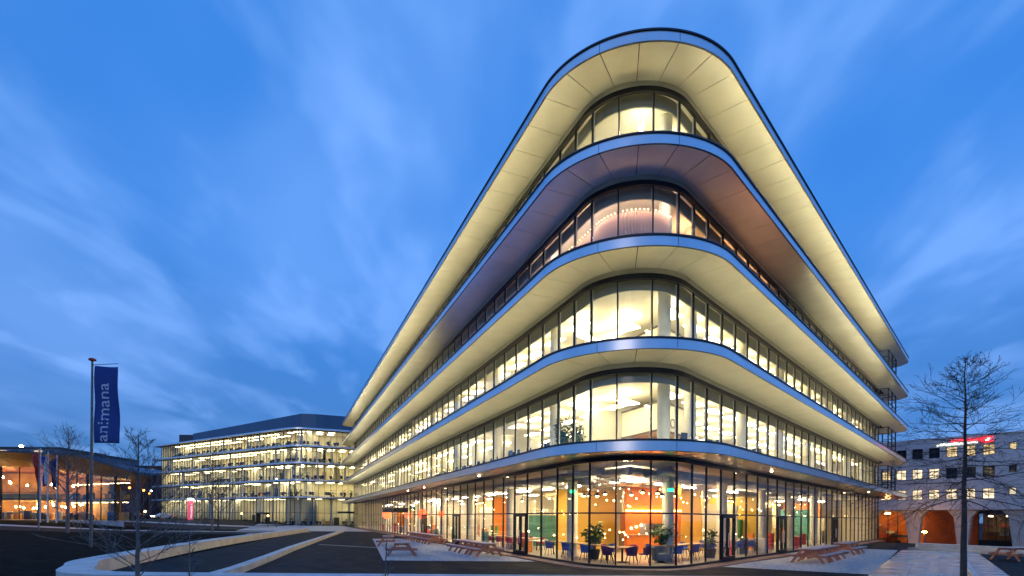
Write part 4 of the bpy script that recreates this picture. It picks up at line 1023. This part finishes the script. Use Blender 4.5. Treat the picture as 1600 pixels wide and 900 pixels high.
# orange kiosk
kc = Vector((8.8, 33.0)); kx = Vector((bis.y, -bis.x))
def kbox(mb, a0, a1, b0, b1, z0, z1): mb.prism([kc + kx * a0 + bis * b0, kc + kx * a1 + bis * b0, kc + kx * a1 + bis * b1, kc + kx * a0 + bis * b1], z0, z1)
ki = thing('bar_kiosk', 'orange bar kiosk with a glowing strip deep behind the corner glass', 'kiosk', (kc.x, kc.y, FZ)); M_ORG = mat('kiosk_orange', (.80, .20, .015), .45, 0, .08, 1)
m = MB(); kbox(m, -1.6, 1.6, 0, .5, FZ, 1.15); m.build('counter', M_ORG, ki)
m = MB(); kbox(m, -1.7, 1.7, .55, .7, 1.9, 4.6); kbox(m, -1.7, -1.55, .7, 2.6, FZ, 4.6); kbox(m, 1.55, 1.7, .7, 2.6, FZ, 4.6); kbox(m, -1.55, 1.55, 2.45, 2.6, FZ, 4.6); m.build('shell', M_ORG, ki)
m = MB(); kbox(m, -1.8, 1.8, -.1, .58, 1.15, 1.2); m.build('worktop', mat('table_oak', (.45, .28, .14), .45), ki)
m = MB(); kbox(m, -1.7, 1.7, .40, .48, 2.66, 2.74); m.build('light_strip', emit('neon_orange', (1, .42, .08), 22), ki)
m = MB()
for i in range(9): kbox(m, -1.3 + i * .31, -1.2 + i * .31, 2.0, 2.1, 1.5 + .1 * (i % 3), 1.62 + .1 * (i % 3))
m.build('back_bar_lamps', emit('bar_lamp', (1, .8, .5), 25), ki)
# warm pendants over the cafe
pl = None; rnd = random.Random(12)
def pendant(x_, y, z, label):
    global pl
    if pl is None:
        pl = thing('pendant_lamp', label, 'pendant lamp', (x_, y, z), 0, 'warm pendant lamps in the ground storey')
        m = MB(); m.lathe([(.09 * math.sin(math.pi * i / 6), -.09 * math.cos(math.pi * i / 6)) for i in range(7)], 10); m.v = [(a + x_, b + y, c + z) for a, b, c in m.v]; m.build('bulb', M_WARM, pl, True)
        m = MB(); m.lathe([(.20, -.02), (.08, .10), (.02, .14)], 12); m.v = [(a + x_, b + y, c + z) for a, b, c in m.v]; m.build('shade', mat('shade_black', (.03, .03, .03), .4, .5), pl)
        m = MB(); m.tube([(x_, y, z + .12), (x_, y, z + 1.0)], [.008, .008], 4); m.build('cord', M_LEG, pl)
    else: dup(pl, (x_, y, z), 0, label, 'warm pendant lamps in the ground storey')
ORD = ['first', 'second', 'third', 'fourth', 'fifth', 'sixth', 'seventh', 'eighth', 'ninth']
for s, nm in ((-1, 'left'), (1, 'right')):
    for i in range(9): q = MP(s * (4.5 + i * 3.1), -2.0 - (i % 3) * 1.4); pendant(q[0], q[1], 3.35 + .3 * ((i * 7) % 3) / 2, 'small warm pendant lamp inside the %s cafe facade, %s from the rounded corner' % (nm, ORD[i]))
for i, (a, b) in enumerate(((-2.4, 4.6), (-1.2, 2.2), (.2, 3.2), (.6, .4), (1.4, 1.4), (2.6, 4.2))): q = bp_(a, b); pendant(q[0], q[1], 3.5, 'small warm pendant lamp behind the rounded corner, %s from the left' % ORD[i])
# red globe lamps by the main entrance
for t, lb in ((-46.5, 'glowing red-orange globe lamp at the left of the main entrance'), (-38.5, 'glowing red-orange globe lamp at the right of the main entrance'), (-31, 'small red globe lamp inside the facade past the entrance')):
    q = MP(t, 1.3 if t < -40 else -1.2); o = thing('globe_lamp', lb, 'lamp', (*q, 2.2)); m = MB(); r = .55 if t < -35 else .3; m.lathe([(r * math.sin(math.pi * i / 10), -r * math.cos(math.pi * i / 10)) for i in range(11)], 16, (*q, 2.5)); m.build('globe', emit('globe_red', (1, .10, .03), 3), o, True)
    m = MB(); m.tube([(*q, 2.5), (*q, 4.85)], [.015, .015], 5); m.build('cord', M_LEG, o)
m = MB(); MP.strip(m, -46, -39, .3, 1.9, 2.7, 3.15); m.build('entrance_canopy', mat('canopy_black', (.02, .02, .022), .5), BLD)

# ------------------------------------------------------------------ upper storeys: suspended boxes, curtain, desks
M_WHT = mat('white_board', (.82, .80, .74), .6); M_BRZ = mat('bronze_frame', (.12, .10, .10), .5)
for k in (1, 2):
    z0 = HS[k - 1] + FH; c = Vector((7.75, 28.0)); o = thing('meeting_box', 'white suspended meeting box with dark frame behind the %s floor corner glass' % ('first' if k == 1 else 'second'), 'meeting box', (c.x, c.y, z0))
    a = c + dL * 6; b = c + dR * 3.2; d = a + (b - c); zb, zt_ = z0 + 1.55, z0 + 3.05
    m = MB(); m.prism([c, b, d, a], zb, zt_); m.build('panel', M_WHT, o)
    m = MB()
    for p, q in ((c, a), (c, b)):
        for zz in (zb, zt_): m.bar((p.x, p.y, zz), (q.x, q.y, zz), .09, .09)
    for p in (a, b, c): m.bar((p.x, p.y, z0), (p.x, p.y, zt_), .09, .09)
    m.build('frame', M_BRZ, o)
    cu = bpy.data.curves.new('lettering', 'FONT'); cu.body = 'INO'; cu.size = .75; cu.extrude = .01; t = bpy.data.objects.new('lettering', cu); COL.objects.link(t); bpy.context.view_layer.update(); lm = bpy.data.meshes.new_from_object(t.evaluated_get(bpy.context.evaluated_depsgraph_get())); bpy.data.objects.remove(t); lm.materials.clear(); lm.materials.append(mat('letter_grey', (.25, .22, .24), .6)); t = bpy.data.objects.new('lettering', lm); COL.objects.link(t); t.parent = o
    q = c + dR * .35 + nR * .03; t.location = (q.x - c.x, q.y - c.y, zb - z0 + .25); t.rotation_euler = (R_(90), 0, aR)
    if k == 1:
        s_ = thing('sofa', 'bright orange sofa bench under the first floor meeting box', 'sofa', (*(c + dL * 1.5), z0)); m = MB(); m.prism([c + dL * .4 + bis * .3, c + dR * 2 + bis * .3, c + dR * 2 + bis * 1.1, c + dL * 2.6 + bis * 1.0, c + dL * 2.6 + bis * .2], z0, z0 + .5); m.build('seat', M_ORG, s_)
        m = MB(); m.prism([c + dR * 2 + bis * 1.1, c + dR * 2 + bis * 1.3, c + dL * 2.6 + bis * 1.3, c + dL * 2.6 + bis * 1.0], z0, z0 + 1.15); m.build('backrest', M_ORG, s_)
# pleated curtain in the dark storey
z0 = HS[2] + FH; m = MB(); t = -9.5; zt_ = HS[3] - .95; n = 0; prev = None
while t < 2.9:
    o_ = -.95 + .07 * (1 if n % 2 else -1); p = MP(t, o_); cur = ((*p, z0 + .02), (*p, zt_))
    if prev: m.quad(prev[0], cur[0], cur[1], prev[1])
    prev = cur; t += .11; n += 1
cur_ = m.build('curtain', mat('peach_curtain', (.82, .60, .48), .85), None); tag(cur_, 'peach pleated curtain behind the third floor corner glass', 'curtain')
o = thing('bulb_chain', 'row of small warm bulbs along the top of the peach curtain', 'lights', (*MP(0, -.8), zt_)); m = MB(); t = -9.3
while t < 2.8: q = MP(t, -.78); m.lathe([(0, -.03), (.03, 0), (0, .03)], 6, (*q, zt_ - .02)); t += .26
m.build('bulbs', emit('chain_bulb', (1, .62, .36), 9), o, kind='stuff')
cv = MB(); MP.strip(cv, -9.3, 2.7, -.58, -.52, HS[3] - .52, HS[3] - .46); cv.build('curtain_fill_strip', emit('curtain_fill_strip', (1, .74, .64), 26), BLD)  # hidden strip added to brighten the curtain, not a fitting of the building
# ceiling globe behind the top corner
q = (5.85, 24.7); o = thing('globe_lamp', 'bright ceiling globe behind the topmost corner glass', 'lamp', (*q, 20.3)); m = MB(); m.lathe([(.13 * math.sin(math.pi * i / 8), -.13 * math.cos(math.pi * i / 8)) for i in range(9)], 14, (*q, 20.35)); m.build('globe', emit('top_globe', (1, .9, .6), 60), o, True)
m = MB(); m.tube([(*q, 20.4), (*q, 21.0)], [.012, .012], 5); m.build('cord', M_LEG, o)
# office chairs and desks seen on the first and second floors
def make_office_chair():
    o = thing('office_chair', '', 'office chair'); m = MB(); M_OC = mat('office_chair_dark', (.03, .05, .10), .8)
    m.hexa([(-.22, .20, .55), (.22, .20, .55), (.22, .26, .55), (-.22, .26, .55)], [(-.18, .30, 1.15), (.18, .30, 1.15), (.18, .34, 1.15), (-.18, .34, 1.15)]); m.build('backrest', M_OC, o)
    m = MB(); m.lathe([(0, .44), (.25, .44), (.27, .48), (.24, .52), (0, .52)], 14); m.build('seat', M_OC, o)
    m = MB(); m.tube([(0, 0.06, .08), (0, .06, .44)], [.03, .03], 8)
    for k in range(5): a = 2 * math.pi * k / 5; m.bar((0, 0, .10), (.30 * math.cos(a), .30 * math.sin(a), .05), .04, .04)
    m.build('base', M_LEG, o); return o
def make_desk():
    o = thing('desk', '', 'desk'); m = MB(); m.box(-.8, .8, -.4, .4, .72, .75); m.build('desktop', M_WHT, o)
    for sx in (-.72, .72): m = MB(); m.box(sx - .03, sx + .03, -.35, .35, 0, .72); m.build('leg', mat('steel', (.5, .5, .52), .3, 1), o)
    m = MB(); m.box(-.3, .3, .12, .15, .88, 1.25); m.box(-.04, .04, .12, .16, .75, .88); m.build('monitor', M_LEG, o); return o
oc = make_office_chair(); dk = make_desk(); first = [1, 1]; rnd = random.Random(6)
SP = [(1, -8.9), (1, -11.2), (1, -13.4), (1, -16.5), (1, -19), (1, 5.4), (1, 9.9), (1, 12.2), (1, 15), (1, 18.2), (2, 6.6), (2, 12.8), (2, -14.2), (2, -18)]
fn = {1: 'first', 2: 'second'}
cnt = {}
ordn = ['nearest the corner', 'second from the corner', 'third from the corner', 'fourth from the corner', 'fifth from the corner']
for fl_, t in SP:
    sd = 'left' if t < 0 else 'right'; i = cnt.get((fl_, sd), 0); cnt[(fl_, sd)] = i + 1
    z = HS[fl_ - 1] + FH; q = MP(t, -1.5); p = MP(t, -2.3); rz = MP.rz(t)
    l1 = 'dark office chair on the %s floor of the %s facade, %s' % (fn[fl_], sd, ordn[i]); l2 = 'white desk on the %s floor of the %s facade, %s' % (fn[fl_], sd, ordn[i])
    if first[0]: first[0] = 0; oc.location = (*q, z); oc.rotation_euler = (0, 0, rz + math.pi); oc['label'] = l1; oc['group'] = 'office chairs behind the glass'; dk.location = (*p, z); dk.rotation_euler = (0, 0, rz); dk['label'] = l2; dk['group'] = 'desks behind the glass'
    else: dup(oc, (*q, z), rz + math.pi + rnd.uniform(-.5, .5), l1, 'office chairs behind the glass'); dup(dk, (*p, z), rz, l2, 'desks behind the glass')

# loose furniture further along the upper floors
rnd = random.Random(44)
for k in (1, 2, 4):
    z0 = HS[k - 1] + FH; m = MB(); t = TLEFT + 2
    while t < TRIGHT - 2:
        if not (-7 < t < 7):
            q = rnd.random(); o = rnd.uniform(-2.2, -.7)
            if q < .45:
                m.cur = 4; MP.strip(m, t, t + 1.4, o - .7, o - .05, z0 + .70, z0 + .74); m.cur = rnd.choice([0, 1]); MP.strip(m, t + .4, t + .95, o - .2, o - .1, z0 + .8, z0 + 1.2); MP.strip(m, t + .45, t + .95, o + .3, o + .4, z0 + .45, z0 + 1.12); MP.strip(m, t + .45, t + .95, o, o + .4, z0 + .42, z0 + .48)
            elif q < .6: m.cur = rnd.choice([0, 1, 3, 4]); MP.strip(m, t, t + rnd.uniform(.5, 1.4), -3.2, -2.8, z0, z0 + rnd.choice([1.1, 1.6, 2.1]))
            elif q < .7: m.cur = 4; MP.strip(m, t, t + .1, -9.4, -3.0, z0, HS[k] - .05)
            elif q < .78: m.cur = rnd.choice([3, 0, 5]); MP.strip(m, t, t + rnd.uniform(1, 2.4), -6.5, -6.4, z0 + .4, z0 + 2.3)
        t += rnd.uniform(.9, 2.2)
    m.build('furniture', M_CLUT, BLD, kind='stuff')
rnd = random.Random(77); m = MB()                      # strings of small warm bulbs through the ground storey
for i in range(230):
    t = rnd.uniform(-60, 46) if i < 150 else rnd.uniform(-16, 22); q = MP(t, rnd.uniform(-8.8, -1.0)); r = rnd.choice([.03, .03, .045]); zz = rnd.choice([rnd.uniform(2.6, 4.2), rnd.uniform(2.6, 4.2), rnd.uniform(.9, 1.5)])
    if abs((Vector(q) - CEN).dot(bis)) > 1.5: m.lathe([(0, zz - r), (r, zz), (0, zz + r)], 6, (q[0], q[1], 0))
o = m.build('string_lights', emit('string_bulb', (1, .62, .26), 45), None, kind='stuff'); tag(o, 'scattered small warm string lights throughout the glazed ground storey', 'lights')
def flat_band(a, b, w_):
    a = Vector(a); b = Vector(b); d = (b - a).normalized(); n_ = Vector((-d.y, d.x)) * w_ / 2; m = MB(); q = [a - n_, b - n_, b + n_, a + n_]; m.quad(*[(p.x, p.y, tz(p.x, p.y) + .012) for p in q]); m.build('paving_band', M_PAVE, None, False, 'structure')
flat_band((-14.8, 40.9), (-9.5, 37.4), .3); flat_band((-45, 75), (-33.5, 69.5), .5)
M_EXIT = emit('exit_green', (.02, 1, .22), 4)
for t, lb in ((-6.3, 'small green exit light hanging left of the rounded corner'), (4.6, 'small green exit light hanging right of the rounded corner')):
    q = MP(t, -1.6); o = thing('exit_sign', lb, 'exit sign', (*q, 3.6)); m = MB(); m.box(q[0] - .14, q[0] + .14, q[1] - .03, q[1] + .03, 3.55, 3.70); m.build('sign', M_EXIT, o); m = MB(); m.tube([(*q, 3.7), (*q, 4.85)], [.01, .01], 4); m.build('rod', M_LEG, o)
